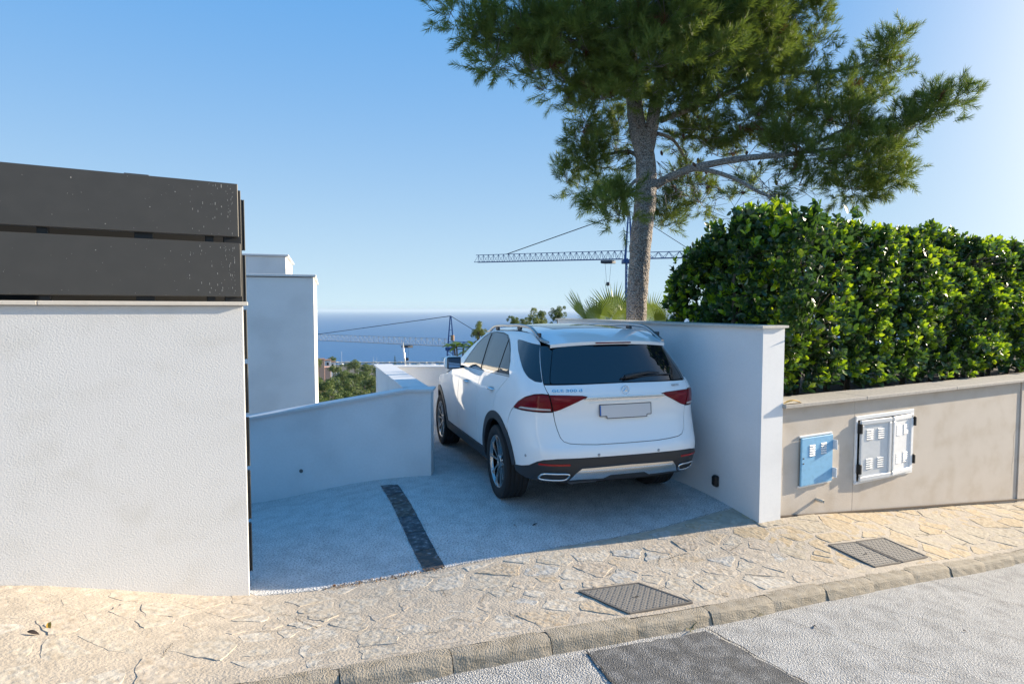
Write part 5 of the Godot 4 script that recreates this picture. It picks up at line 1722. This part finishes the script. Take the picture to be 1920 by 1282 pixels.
	for c in clumps:
		var mid := px(c[0], c[1], d + c[4]) - o
		var rx: float = c[2] / 1130.0 * d
		var ry: float = c[3] / 1130.0 * d
		var rz := (rx + ry) * 0.5
		var start := mid + Vector3(0, -ry * 0.25, 0)
		var count := int(c[5] * 860.0 * (rx * ry + 0.035))
		var hue := rng.randf()
		var sub := []
		for k in maxi(4, count / 14):
			var u := Vector3(rng.randfn(), rng.randfn(), rng.randfn()).normalized() * pow(rng.randf(), 0.45)
			sub.append(mid + Vector3(u.x * rx, u.y * ry, u.z * rz))
			twigs.tube([start, start.lerp(sub[-1], 0.55) + Vector3(0, -0.03, 0), sub[-1]], [0.006, 0.005, 0.003], 4, false)
		for k in count:
			var s0: Vector3 = sub[rng.randi_range(0, sub.size() - 1)]
			var off := Vector3(rng.randfn(), rng.randfn() * 0.75, rng.randfn()) * 0.085
			var out := ((s0 - mid) / Vector3(rx, ry, rz) * 0.7 + off * 4.0 + Vector3(0, 0.45, 0)).normalized()
			var which := rng.randi_range(0, 1)
			places[which].append(Transform3D(toward(wander(out, 0.35), rng.randf() * TAU).scaled(Vector3.ONE * rng.randf_range(0.8, 1.2)), s0 + off))
			var g := rng.randf()
			var col := Color(0.085, 0.140, 0.030).lerp(Color(0.22, 0.285, 0.052), hue * 0.5 + g * 0.5)
			if rng.randf() < 0.012:
				col = Color(0.14, 0.055, 0.02)
			colors[which].append(col)
	for w in 2:
		scatter(t, "crown", shoots[w], nm, places[w], colors[w])
	part(t, "twigs", twigs.mesh(), bark).set_meta("kind", "stuff")
	# cones and dead twigs on the bare inner branches
	var dead := MB.new()
	for k in 130:
		var b0 := px(rng.randf_range(1230, 1500), rng.randf_range(250, 380), d + rng.randf_range(-0.7, 0.8)) - o
		dead.tube([b0, b0 + Vector3(rng.randf_range(-0.15, 0.25), rng.randf_range(-0.2, 0.1), rng.randf_range(-0.1, 0.1)), b0 + Vector3(rng.randf_range(-0.2, 0.5), rng.randf_range(-0.35, 0.1), rng.randf_range(-0.2, 0.2))], [0.006, 0.004, 0.002], 4, false)
	part(t, "dead_twigs", dead.mesh(), bark).set_meta("kind", "stuff")
	var cone := MB.new().lathe([Vector2(0.0, -0.045), Vector2(0.014, -0.035), Vector2(0.022, -0.01), Vector2(0.02, 0.015), Vector2(0.01, 0.035), Vector2(0.0, 0.042)], 8).mesh()
	var brown := mat("pine_cone", lin(0.10, 0.06, 0.035), 0.9)
	for k in 40:
		var at := px(rng.randf_range(1240, 1560), rng.randf_range(200, 370), d + rng.randf_range(-0.6, 0.6)) - o
		part(t, "pine_cone", cone, brown, at, Basis.from_euler(Vector3(rng.randf() * 6.0, rng.randf() * 6.0, 0)))

func fan_frond(blades: int, radius: float, spread: float, fold: float) -> ArrayMesh:
	# fan in the x-y plane round the origin, opening towards +y
	var mb := MB.new().smooth(false)
	for k in blades:
		var a := lerpf(-spread, spread, (k + 0.5) / blades)
		var half := spread / blades * 0.98
		var r := radius * (1.0 - 0.22 * pow(absf(a) / spread, 2.0)) * rng.randf_range(0.93, 1.03)
		var dir := Vector3(sin(a), cos(a), 0)
		var l := Vector3(sin(a - half), cos(a - half), 0)
		var rr := Vector3(sin(a + half), cos(a + half), 0)
		var zf := Vector3(0, 0, fold)
		var droop := Vector3(0, -0.09 * radius * rng.randf(), 0.12 * radius * rng.randf_range(-0.5, 1.0))
		var p0 := dir * 0.02
		var ml := l * r * 0.55
		var mr := rr * r * 0.55
		var mm := dir * r * 0.56 + zf * r * 0.5
		var hl := (dir * 0.93 + l * 0.07).normalized() * r * 0.8 + droop * 0.3
		var hr := (dir * 0.93 + rr * 0.07).normalized() * r * 0.8 + droop * 0.3
		var tip := dir * r + droop
		mb.tri(p0, ml, mm)
		mb.tri(p0, mm, mr)
		mb.quad(ml, hl, tip, mm)
		mb.quad(mm, tip, hr, mr)
	return mb.mesh()

func build_palm() -> void:
	var d := 9.75
	var p := thing("fan_palm", "young fan palm with yellow green fronds behind the pine trunk", "palm", Vector3(px(1165, 640, d).x, 0.9, -d), Basis())
	var green := foliage("palm_leaf", lin(0.26, 0.34, 0.036), 0.4, grey(0.8), false)
	var crown := Vector3(0, 0.55, 0)
	part(p, "stem", MB.new().tube([Vector3(0, -0.2, 0), Vector3(0, 0.3, 0), crown], [0.12, 0.13, 0.09], 12).mesh(), mats.stem_bark)
	# hub bearing and height, lean to the side, length, spread, turn about y, nearer
	var fronds := [[1152, 598, 0.12, 0.66, 1.15, 0.1, -0.05], [1104, 606, 0.62, 0.70, 0.28, 0.5, -0.2], [1122, 606, 0.55, 0.50, 0.9, 0.3, -0.1], [1216, 606, -0.35, 0.58, 0.95, -0.2, 0.0], [1185, 608, -0.1, 0.55, 0.9, 0.9, 0.3], [1140, 606, 0.35, 0.50, 0.8, -0.5, 0.25], [1228, 612, -0.75, 0.42, 0.8, 0.2, -0.1], [1170, 612, 0.05, 0.46, 1.0, 0.0, -0.35]]
	for f in fronds:
		var hub := px(f[0], f[1], d + f[6]) - p.position
		var b := Basis(Vector3.UP, f[5]) * Basis(Vector3.RIGHT, -0.12) * Basis(Vector3.BACK, f[2])
		var fr := part(p, "frond", fan_frond(26 if f[4] > 0.5 else 12, f[3], f[4], 0.035), green, hub, b)
		part(fr, "leaf_stalk", MB.new().tube([b.inverse() * (crown - hub), b.inverse() * (crown - hub) * 0.4 + Vector3(0, -0.03, 0), Vector3.ZERO, Vector3(0, 0.1, 0.003)], [0.012, 0.010, 0.008, 0.003], 6).mesh(), mat("palm_stalk", lin(0.12, 0.15, 0.04), 0.5))

func crown_mesh(seed_: int, lumps: int, faces: int, size: float, flat: float, lump := 0.175) -> ArrayMesh:
	# a rounded crown about one unit wide whose middle is at the origin
	var r := RandomNumberGenerator.new()
	r.seed = seed_
	var st := SurfaceTool.new()
	st.begin(Mesh.PRIMITIVE_TRIANGLES)
	st.set_smooth_group(-1)
	for k in lumps:
		var c := Vector3(r.randfn(), r.randfn() * 0.7, r.randfn()).normalized() * r.randf_range(0.10, 0.40)
		c.y *= flat
		var rad := lump * r.randf_range(0.75, 1.25)
		for j in faces:
			var n := Vector3(r.randfn(), r.randfn() + 0.25, r.randfn()).normalized()
			var p := c + n * rad * r.randf_range(0.72, 1.12) * Vector3(1, 0.85, 1)
			var a := (n + Vector3(r.randfn(), r.randfn(), r.randfn()) * 0.6).normalized()
			var s := a.cross(Vector3(r.randfn(), r.randfn(), r.randfn())).normalized() * size * 0.5
			var l := a.cross(s).normalized() * size * r.randf_range(0.8, 1.6)
			st.add_vertex(p - s)
			st.add_vertex(p + l + a * size * 0.4)
			st.add_vertex(p + s)
	st.generate_normals()
	return st.commit()

func build_far_trees() -> void:
	var green := foliage("far_foliage", lin(0.13, 0.19, 0.040), 0.6, grey(0.7), false)
	var olive := foliage("far_foliage_pale", lin(0.19, 0.24, 0.060), 0.6, grey(0.7), false)
	var crowns := [crown_mesh(1, 22, 120, 0.042, 0.9, 0.14), crown_mesh(2, 24, 110, 0.042, 0.8, 0.14), crown_mesh(3, 20, 120, 0.045, 1.0, 0.15), crown_mesh(4, 24, 110, 0.04, 0.7, 0.14)]
	var bark: Material = mats.stem_bark
	var list := [
		[597, 667, 230, 15, "narrow dark pine rising beside the white house wall"], [622, 666, 300, 20, "small pine crown on the skyline beside the tall boat mast"], [665, 671, 270, 26, "round pine crown highest against the sea"], [625, 678, 220, 30, "pine crown just right of the small pink house"], [643, 687, 170, 38, "broad pine crown below the tall boat mast"], [687, 678, 260, 32, "pine crown left of the steel handrail, against the sea"], [715, 679, 255, 34, "pale pine crown just left of the steel handrail"], [663, 690, 150, 38, "bright pine crown in the middle of the wood"], [682, 689, 160, 34, "pine crown right of the middle of the wood"], [698, 699, 130, 44, "large pine crown nearest the end of the white terrace wall"], [647, 705, 120, 48, "large pine crown below the middle of the wood"], [605, 702, 115, 48, "large pine crown against the white house wall"], [674, 722, 105, 46, "low greyish pine crown just above the sloping wall"], [647, 727, 100, 46, "low dark pine crown above the sloping wall"], [610, 724, 95, 56, "wide low pine crown against the white house wall"], [708, 711, 120, 36, "dark pine crown half hidden by the terrace wall"], [622, 701, 140, 34, "pine crown between the pink house and the wood"], [596, 740, 85, 46, "lowest pine crown against the white house wall"], [630, 742, 85, 50, "lowest pine crown beside the sloping wall"], [774, 676, 300, 30, "round pale crown over the wall under the crane hook"], [818, 680, 300, 28, "round pale crown over the wall beside the car mirror"], [727, 680, 270, 22, "small pine crown right behind the steel handrail"], [580, 690, 150, 50, "pine crown mostly hidden by the white house"], [690, 735, 90, 40, "pine crown low behind the terrace wall"], [655, 676, 330, 22, "far small pine crown beneath the sea line"]]
	for k in list.size():
		var q: Array = list[k]
		var top := px(q[0], q[1], q[2])
		var base := hill_y(top.x, top.z)
		var w: float = q[3] / 1130.0 * q[2]
		var t := thing("pine_tree", q[4], "tree", Vector3(top.x, base, top.z), Basis(Vector3.UP, k * 1.7), "pines on the slope below")
		var hgt: float = w * (0.95 if k else 1.6)
		part(t, "trunk", MB.new().tube([Vector3(0, -0.5, 0), Vector3(0.1, (top.y - base) * 0.5, 0.1), Vector3(0, top.y - base - hgt * 0.5, 0)], [0.2, 0.16, 0.1], 6).mesh(), bark)
		part(t, "crown", crowns[k % 4], green if k % 3 else olive, Vector3(0, top.y - base - hgt * 0.5, 0), Basis().scaled(Vector3(w, hgt, w)))
	# a tiered evergreen
	var sp := px(740, 667, 280)
	var nt := thing("conifer", "slender tiered conifer standing against the sea beside the steel handrail", "tree", Vector3(sp.x, hill_y(sp.x, sp.z), sp.z), Basis())
	var tall := sp.y - nt.position.y
	part(nt, "trunk", MB.new().tube([Vector3.ZERO, Vector3(0, tall, 0)], [0.2, 0.05], 6).mesh(), bark)
	for k in 6:
		part(nt, "tier", crowns[k % 4], green, Vector3(0, tall - 0.3 - k * 0.75, 0), Basis().scaled(Vector3(0.7 + 0.3 * k, 0.6, 0.7 + 0.3 * k)))
	# upright trees beyond the side wall
	var slim := [crown_mesh(7, 30, 150, 0.030, 1.3, 0.09), crown_mesh(8, 34, 140, 0.028, 1.3, 0.085)]
	var near := [[897, 597, 30, 34, 1.5, "bushy green tree top just left of the car roof"], [961, 588, 32, 32, 1.2, "small dark tree top over the front of the car roof"], [1008, 571, 27, 46, 1.35, "largest tree top between the car roof and the palm"], [1047, 568, 30, 36, 1.4, "upright tree top next to the palm fronds"], [985, 592, 34, 30, 1.0, "low tree top over the middle of the car roof"]]
	for k in near.size():
		var q2: Array = near[k]
		var top2 := px(q2[0], q2[1], q2[2])
		var base2 := hill_y(top2.x, top2.z)
		var w2: float = q2[3] / 1130.0 * q2[2]
		var t2 := thing("broadleaf_tree", q2[5], "tree", Vector3(top2.x, base2, top2.z), Basis(Vector3.UP, k * 2.1), "tree tops behind the car")
		var h2: float = w2 * q2[4]
		part(t2, "trunk", MB.new().tube([Vector3(0, -0.5, 0), Vector3(0, top2.y - base2 - h2 * 0.5, 0)], [0.14, 0.07], 7).mesh(), bark)
		part(t2, "crown", slim[k % 2], olive if k % 2 == 0 else green, Vector3(0, top2.y - base2 - h2 * 0.5, 0), Basis().scaled(Vector3(w2 * 1.1, h2, w2 * 1.1)))
		part(t2, "crown", crowns[k % 4], green, Vector3(0, top2.y - base2 - h2 * 1.2, 0), Basis().scaled(Vector3(w2 * 1.4, h2, w2 * 1.4)))
	# the wood beyond, one mass
	var places := []
	for k in 260:
		var dd := rng.randf_range(150.0, 950.0)
		var uu := rng.randf_range(480.0, 960.0)
		var at := px(uu, 600.0, dd)
		var by := hill_y(at.x, at.z)
		var ww := rng.randf_range(4.5, 8.0)
		places.append(Transform3D(Basis(Vector3.UP, rng.randf() * TAU).scaled(Vector3(ww, ww * 0.8, ww)), Vector3(at.x, by + ww * 0.25, at.z)))
	var wood := Node3D.new()
	wood.name = "distant_wood"
	wood.set_meta("kind", "stuff")
	wood.set_meta("label", "far pine wood running down the slope to the sea")
	wood.set_meta("category", "wood")
	add_child(wood)
	scatter(wood, "tree_crowns", crowns[1], green, places, [])

func build_small_plants() -> void:
	# frangipani behind the end wall
	var at := px(862, 668, 11.6)
	var p := thing("frangipani", "leafy frangipani bush behind the end wall next to the car mirror", "shrub", Vector3(at.x, 0.0, at.z), Basis())
	var leaf := leaf_mesh(0.24, 0.075, 0.25, 0.35, 7)
	var m := foliage("frangipani_leaf", lin(0.16, 0.26, 0.03), 0.35, grey(0.7), false)
	var stem := MB.new()
	for k in 6:
		var tip := Vector3(rng.randf_range(-0.15, 0.25), rng.randf_range(0.95, 1.25), rng.randf_range(-0.15, 0.15))
		stem.tube([Vector3(0.05, 0, 0), Vector3(tip.x * 0.4, 0.6, tip.z * 0.5), tip], [0.03, 0.022, 0.014], 6)
		for j in 9:
			var a := j * 2.4 + k
			part(p, "leaf", leaf, m, tip + Vector3(0, -0.01 * j, 0), toward(Vector3(cos(a), rng.randf_range(0.1, 0.9), sin(a)).normalized(), rng.randf_range(-0.3, 0.3)))
	part(p, "stem", stem.mesh(), mats.stem_bark)
	# weeds in the kerb joints
	var blade := leaf_mesh(0.07, 0.008, 0.2, 0.5, 4)
	var wm := foliage("weed_blade", lin(0.12, 0.13, 0.03), 0.6, grey(0.4), false)
	var spots := [[1.605, -3.89, 24, "dry weed tuft at the kerb joint above the pale road"], [4.80, -5.72, 22, "green weed tuft in the kerb far along the street"], [1.09, -3.60, 12, "small weed at the dark kerb gap below the drain cover"]]
	for s in spots:
		var y := road_y(s[0], s[1])
		var w := thing("weed", s[3], "weed", Vector3(s[0], y, s[1]), Basis(), "weeds in the kerb joints")
		var st := SurfaceTool.new()
		st.begin(Mesh.PRIMITIVE_TRIANGLES)
		for k in s[2]:
			var a2 := rng.randf() * TAU
			st.append_from(blade, 0, Transform3D(toward(Vector3(cos(a2) * 0.8, rng.randf_range(0.3, 1.2), sin(a2) * 0.8).normalized(), 0.0).scaled(Vector3.ONE * rng.randf_range(0.5, 1.0)), Vector3(rng.randf_range(-0.03, 0.03), 0.0, rng.randf_range(-0.02, 0.02))))
		part(w, "foliage", st.commit(), wm)

# ---------------------------------------------------------------- small things
func build_small_things() -> void:
	rng.seed = 991
	build_cabinets()
	build_covers()
	build_litter()
	# black socket box on the side wall
	var sb := thing("socket_box", "small black weatherproof box low on the white side wall", "socket box", Vector3(PILLAR.x, 0, PILLAR.y), along(-17.6))
	var black := mat("box_black", lin(0.006, 0.006, 0.007), 0.4)
	part(sb, "housing", MB.new().box(Vector3(0.598, 0.168, -0.022), Vector3(0.072, 0.115, 0.044), 0.012).mesh(), black)
	part(sb, "lid", MB.new().box(Vector3(0.598, 0.172, -0.047), Vector3(0.056, 0.088, 0.008), 0.004).mesh(), mat("box_lid", lin(0.012, 0.012, 0.013), 0.3))
	# drain pipe stub in the planter wall
	var pp := thing("drain_pipe", "short pale pipe stub sticking out of the beige wall", "pipe", Vector3(PILLAR.x, 0, PILLAR.y), along(LOW_WALL))
	part(pp, "pipe_wall", MB.new().lathe([Vector2(0.017, -0.03), Vector2(0.017, 0.06), Vector2(0.0135, 0.06), Vector2(0.0135, 0.02)], 16, Basis(), Vector3(0.855, 0.024, 0.0)).mesh(), mat("pvc_pipe", lin(0.50, 0.46, 0.38), 0.5))
	part(pp, "pipe_bore", MB.new().lathe([Vector2(0.0135, 0.03), Vector2(0.0, 0.03)], 12, Basis(), Vector3(0.855, 0.024, 0.0)).mesh(), mat("bore", grey(0.01), 0.9))

func louvres(parent: Node, x: float, y: float, w: float, n: int, pitch: float, z: float, m: Material) -> void:
	for k in n:
		var mb := MB.new().smooth(false)
		var y0 := y - k * pitch
		var a := [Vector3(x, y0, z), Vector3(x + w, y0, z), Vector3(x + w - 0.004, y0 - pitch * 0.62, z + 0.007), Vector3(x + 0.004, y0 - pitch * 0.62, z + 0.007), Vector3(x, y0 - pitch * 0.66, z), Vector3(x + w, y0 - pitch * 0.66, z)]
		mb.quad(a[0], a[1], a[2], a[3])
		mb.tri(a[0], a[3], a[4])
		mb.tri(a[1], a[5], a[2])
		part(parent, "louvre", mb.mesh(), m)
		part(parent, "slot", MB.new().box(Vector3(x + w * 0.5, y0 - pitch * 0.66, z + 0.0035), Vector3(w - 0.008, 0.003, 0.006)).mesh(), mat("slot_dark", grey(0.02), 0.9))

func build_cabinets() -> void:
	var b := along(LOW_WALL)
	var white := textured(mat("cabinet_white", grey(0.80), 0.45), noise_map(70, 0.03, [[0.0, lin(0.86, 0.85, 0.82)], [0.4, grey(0.97)], [1.0, grey(1.0)]], 256, 4), 2.0)
	var shaded_m := textured(mat("cabinet_white_shaded", lin(0.70, 0.71, 0.71), 0.45), noise_map(71, 0.03, [[0.0, grey(0.9)], [1.0, grey(1.0)]], 256, 4), 2.0)  # darker copy of the white, shade painted in for the door turned from the sun
	var blue := textured(mat("cabinet_blue", lin(0.22, 0.50, 0.76), 0.5), noise_map(72, 0.022, [[0.0, grey(0.75)], [0.45, grey(0.92)], [0.80, grey(0.95)], [0.88, lin(1, 1, 1)], [1.0, lin(1, 1, 1)]], 512, 5), 1.4)
	var hinge := mat("hinge_black", grey(0.012), 0.5)
	var c := thing("meter_cabinet", "double door white meter cabinet with louvres in the beige wall", "cabinet", Vector3(PILLAR.x, 0, PILLAR.y), b)
	var z := -0.02
	for q in [[1.957, 0.784, 1.036, 0.044], [1.957, 0.109, 1.036, 0.030], [1.454, 0.443, 0.030, 0.636], [2.452, 0.443, 0.046, 0.636]]:
		part(c, "frame", MB.new().box(Vector3(q[0], q[1], z + 0.006), Vector3(q[2], q[3], 0.022), 0.003).mesh(), white)
	part(c, "back_panel", MB.new().box(Vector3(1.957, 0.443, z - 0.008), Vector3(0.97, 0.63, 0.022)).mesh(), hinge)
	for side_ in 2:
		var x0: float = [1.484, 2.019][side_]
		var x1: float = [1.990, 2.424][side_]
		var m: Material = shaded_m if side_ == 0 else white
		var door := Node3D.new()
		door.name = "door"
		c.add_child(door, true)
		# both doors stand a little ajar
		var pivot := Vector3(x0 if side_ == 0 else x1, 0, z + 0.012)
		var swing := Basis(Vector3.UP, -0.045 if side_ == 0 else 0.055)
		door.transform = Transform3D(swing, pivot - swing * pivot)
		door.set_meta("label", ["left door of the meter cabinet in a shaded white tone", "brighter white right door of the meter cabinet"][side_])
		var zz := z + (0.034 if side_ == 0 else 0.030)
		var w := 0.05
		for q2 in [[(x0 + x1) * 0.5, 0.763 - w * 0.5, x1 - x0, w], [(x0 + x1) * 0.5, 0.124 + w * 0.5, x1 - x0, w], [x0 + w * 0.5, 0.4435, w, 0.639 - w * 2.0], [x1 - w * 0.5, 0.4435, w, 0.639 - w * 2.0]]:
			part(door, "door_rail", MB.new().box(Vector3(q2[0], q2[1], zz), Vector3(q2[2] - 0.001, q2[3] - 0.001, 0.024), 0.007).mesh(), m)
		part(door, "door_panel", MB.new().box(Vector3((x0 + x1) * 0.5, 0.4435, zz - 0.008), Vector3(x1 - x0 - w, 0.639 - w, 0.01)).mesh(), m)
		var lx := x0 + (x1 - x0) * 0.20
		var lx2 := x0 + (x1 - x0) * 0.56
		var lw := (x1 - x0) * 0.21
		for g in [[lx, 0.662], [lx2, 0.662], [lx, 0.355], [lx2, 0.355]]:
			louvres(door, g[0], g[1], lw, 5, 0.0235, zz - 0.002, m)
		for hy in [0.68, 0.26]:
			part(door, "hinge", MB.new().box(Vector3(x0 - 0.012 if side_ == 0 else x1 + 0.014, hy, zz + 0.006), Vector3(0.022, 0.10, 0.05), 0.003).mesh(), hinge)
	for ly in [0.49, 0.45]:
		part(c, "lock", MB.new().box(Vector3(2.043, ly, z + 0.044), Vector3(0.014, 0.01, 0.008), 0.002).mesh(), hinge)
	part(c, "maker_plate", MB.new().box(Vector3(2.380, 0.738, z + 0.0435), Vector3(0.055, 0.026, 0.002)).mesh(), mat("plate_dull", grey(0.28), 0.5))

	var u := thing("water_cabinet", "blue single door cabinet with peeling paint beside the white pillar", "cabinet", Vector3(PILLAR.x, 0, PILLAR.y), b)
	for q3 in [[0.816, 0.677, 0.49, 0.018], [0.816, 0.187, 0.49, 0.02], [1.054, 0.432, 0.014, 0.47]]:
		part(u, "frame", MB.new().box(Vector3(q3[0], q3[1], z + 0.006), Vector3(q3[2], q3[3], 0.022), 0.003).mesh(), white)
	part(u, "door", MB.new().box(Vector3(0.811, 0.432, z + 0.026), Vector3(0.470, 0.468, 0.02), 0.004).mesh(), blue)
	for g2 in [[0.685, 0.592], [0.858, 0.597]]:
		louvres(u, g2[0], g2[1], 0.085, 5, 0.0235, z + 0.0365, white)
	for hy2 in [0.565, 0.285]:
		part(u, "hinge", MB.new().box(Vector3(1.049, hy2, z + 0.045), Vector3(0.014, 0.095, 0.07), 0.002).mesh(), white)
	for ly2 in [0.47, 0.42]:
		part(u, "lock", MB.new().box(Vector3(0.600, ly2, z + 0.038), Vector3(0.016, 0.012, 0.008), 0.002).mesh(), hinge)

func cover(called: String, label: String, corners: Array, rows: int, slot: bool) -> void:
	var mid := Vector2.ZERO
	for q in corners:
		mid += q / 4.0
	var y := ground(mid.x, mid.y)
	var t := thing(called, label, "drain cover", Vector3(mid.x, y, mid.y), Basis(), "iron covers in the pavement")
	var at := func(u: float, v: float, h: float) -> Vector3:
		var p: Vector2 = (corners[0] as Vector2).lerp(corners[1], u).lerp((corners[3] as Vector2).lerp(corners[2], u), v)
		return Vector3(p.x - mid.x, ground(p.x, p.y) - y + h, p.y - mid.y)
	var plate := MB.new()
	for i in 4:
		for j in 4:
			plate.quad(at.call(i / 4.0, j / 4.0, 0.007), at.call((i + 1) / 4.0, j / 4.0, 0.007), at.call((i + 1) / 4.0, (j + 1) / 4.0, 0.007), at.call(i / 4.0, (j + 1) / 4.0, 0.007))
	part(t, "plate", plate.mesh(), mats.cast_iron)
	var rim := MB.new()
	for e in [[0, 0, 1, 0], [1, 0, 1, 1], [1, 1, 0, 1], [0, 1, 0, 0]]:
		rim.bar(at.call(e[0], e[1], 0.006), at.call(e[2], e[3], 0.006), 0.014, 0.012)
	part(t, "rim", rim.mesh(), mat("iron_rim", lin(0.14, 0.125, 0.11), 0.85))
	var tread := MB.new()
	for i in rows:
		for j in rows:
			if slot and absi(i - rows / 2) < 1 and absi(j - rows / 2) < 2:
				continue
			var c: Vector3 = at.call((i + 0.5) / rows * 0.94 + 0.03, (j + 0.5) / rows * 0.94 + 0.03, 0.0085)
			tread.box(c, Vector3(0.013, 0.003, 0.005), 0.0, Basis(Vector3.UP, (0.6 if (i + j) % 2 else 1.9)))
	part(t, "tread", tread.mesh(), mats.cast_iron).set_meta("kind", "stuff")
	if slot:
		part(t, "lifting_slot", MB.new().box(at.call(0.5, 0.52, 0.0085), Vector3(0.045, 0.004, 0.014), 0.0, Basis(Vector3.UP, 0.5)).mesh(), mats.crack_fill)

func build_covers() -> void:
	cover("drain_cover", "large square iron drain cover next to the kerb", [Vector2(0.451, -3.951), Vector2(0.886, -4.127), Vector2(1.168, -3.81), Vector2(0.718, -3.592)], 18, true)
	cover("drain_cover", "plain worn iron cover, the one of the pair nearer the pillar", [Vector2(2.746, -5.115), Vector2(3.063, -5.265), Vector2(3.27, -4.965), Vector2(2.939, -4.779)], 12, true)
	cover("drain_cover", "ribbed iron cover, the one of the pair farther from the pillar", [Vector2(3.080, -5.280), Vector2(3.462, -5.5), Vector2(3.667, -5.211), Vector2(3.298, -4.983)], 15, false)

func build_litter() -> void:
	var leaf := leaf_mesh(0.055, 0.022, 0.5, 0.5)
	var yellow := mat("dry_yellow", lin(0.48, 0.27, 0.03), 0.6)
	var brown := mat("dry_brown", lin(0.14, 0.065, 0.03), 0.8)
	var dark := mat("dry_dark", lin(0.035, 0.024, 0.02), 0.9)
	var list := [[-2.38, -3.017, 0.055, yellow, "curled yellow leaf on the pale paving below the white wall"], [-2.399, -2.899, 0.05, dark, "shrivelled dark leaf on the pale paving"], [0.231, -5.337, 0.06, dark, "dark dry leaf on the driveway nearer the slate strip's foot"], [0.024, -5.282, 0.06, brown, "brown dry leaf on the driveway between car and paving"], [-1.277, -4.16, 0.07, brown, "curled brown leaf at the edge of the driveway"], [1.95, -3.75, 0.035, dark, "small dark leaf on the pale road"], [3.0, -3.9, 0.03, dark, "small dark scrap far along the pale road"]]
	for q in list:
		var on_road: bool = street_of(Vector2(q[0], q[1])).y > 0.1
		var y: float = road_y(q[0], q[1]) + 0.012 if on_road else ground(q[0], q[1]) + 0.016
		var t := thing("fallen_leaf", q[4], "leaf", Vector3(q[0], y, q[1]), Basis(Vector3.UP, rng.randf() * TAU), "single fallen leaves")
		part(t, "blade", leaf, q[3], Vector3.ZERO, Basis(Vector3.BACK, rng.randf_range(-0.6, 0.6)).scaled(Vector3.ONE * q[2] / 0.055))
	var places := []
	var cols := []
	for k in 150:
		var s := rng.randf()
		var p := Vector2(-1.30, -4.18).lerp(Vector2(-0.50, -4.45), s) + Vector2(rng.randfn(), rng.randfn()) * 0.018
		places.append(Transform3D(toward(wander(Vector3.FORWARD, 1.0), 0.0).scaled(Vector3.ONE * rng.randf_range(0.15, 0.5)), Vector3(p.x, ground(p.x, p.y) + 0.009, p.y)))
		cols.append(Color(0.12, 0.055, 0.025).lerp(Color(0.30, 0.16, 0.05), rng.randf()))
	var lm := mat("litter", Color.WHITE, 0.9)
	lm.vertex_color_use_as_albedo = true
	var o := scatter(self, "leaf_litter", leaf, lm, places, cols)
	tag(o, "line of brown leaf bits along the edge of the driveway", "leaf litter")
	# dried palm sheath lying on the coping
	var pl := low_wall_at(0.42, 0.02)
	var sh := thing("dry_sheath", "curled dry yellow palm sheath lying on the end of the coping", "dry leaf", Vector3(pl.x, 1.019, pl.y), along(LOW_WALL))
	var mb := MB.new().smooth()
	var rows := []
	for k in 11:
		var t2 := k / 10.0
		var row := []
		for j in 6:
			var a := lerpf(-0.9, 0.9, j / 5.0)
			var w := 0.034 * sin(PI * clampf(t2 * 0.9 + 0.08, 0, 1))
			row.append(Vector3(-0.13 + 0.27 * t2, 0.004 + w * cos(a) * 0.8 + 0.012 * sin(t2 * 5.0), w * sin(a) + 0.02 * sin(t2 * 3.0)))
		rows.append(row)
	for k in 10:
		for j in 5:
			mb.quad(rows[k][j], rows[k + 1][j], rows[k + 1][j + 1], rows[k][j + 1])
	part(sh, "husk", mb.mesh(), mat("husk_yellow", lin(0.46, 0.29, 0.08), 0.7))
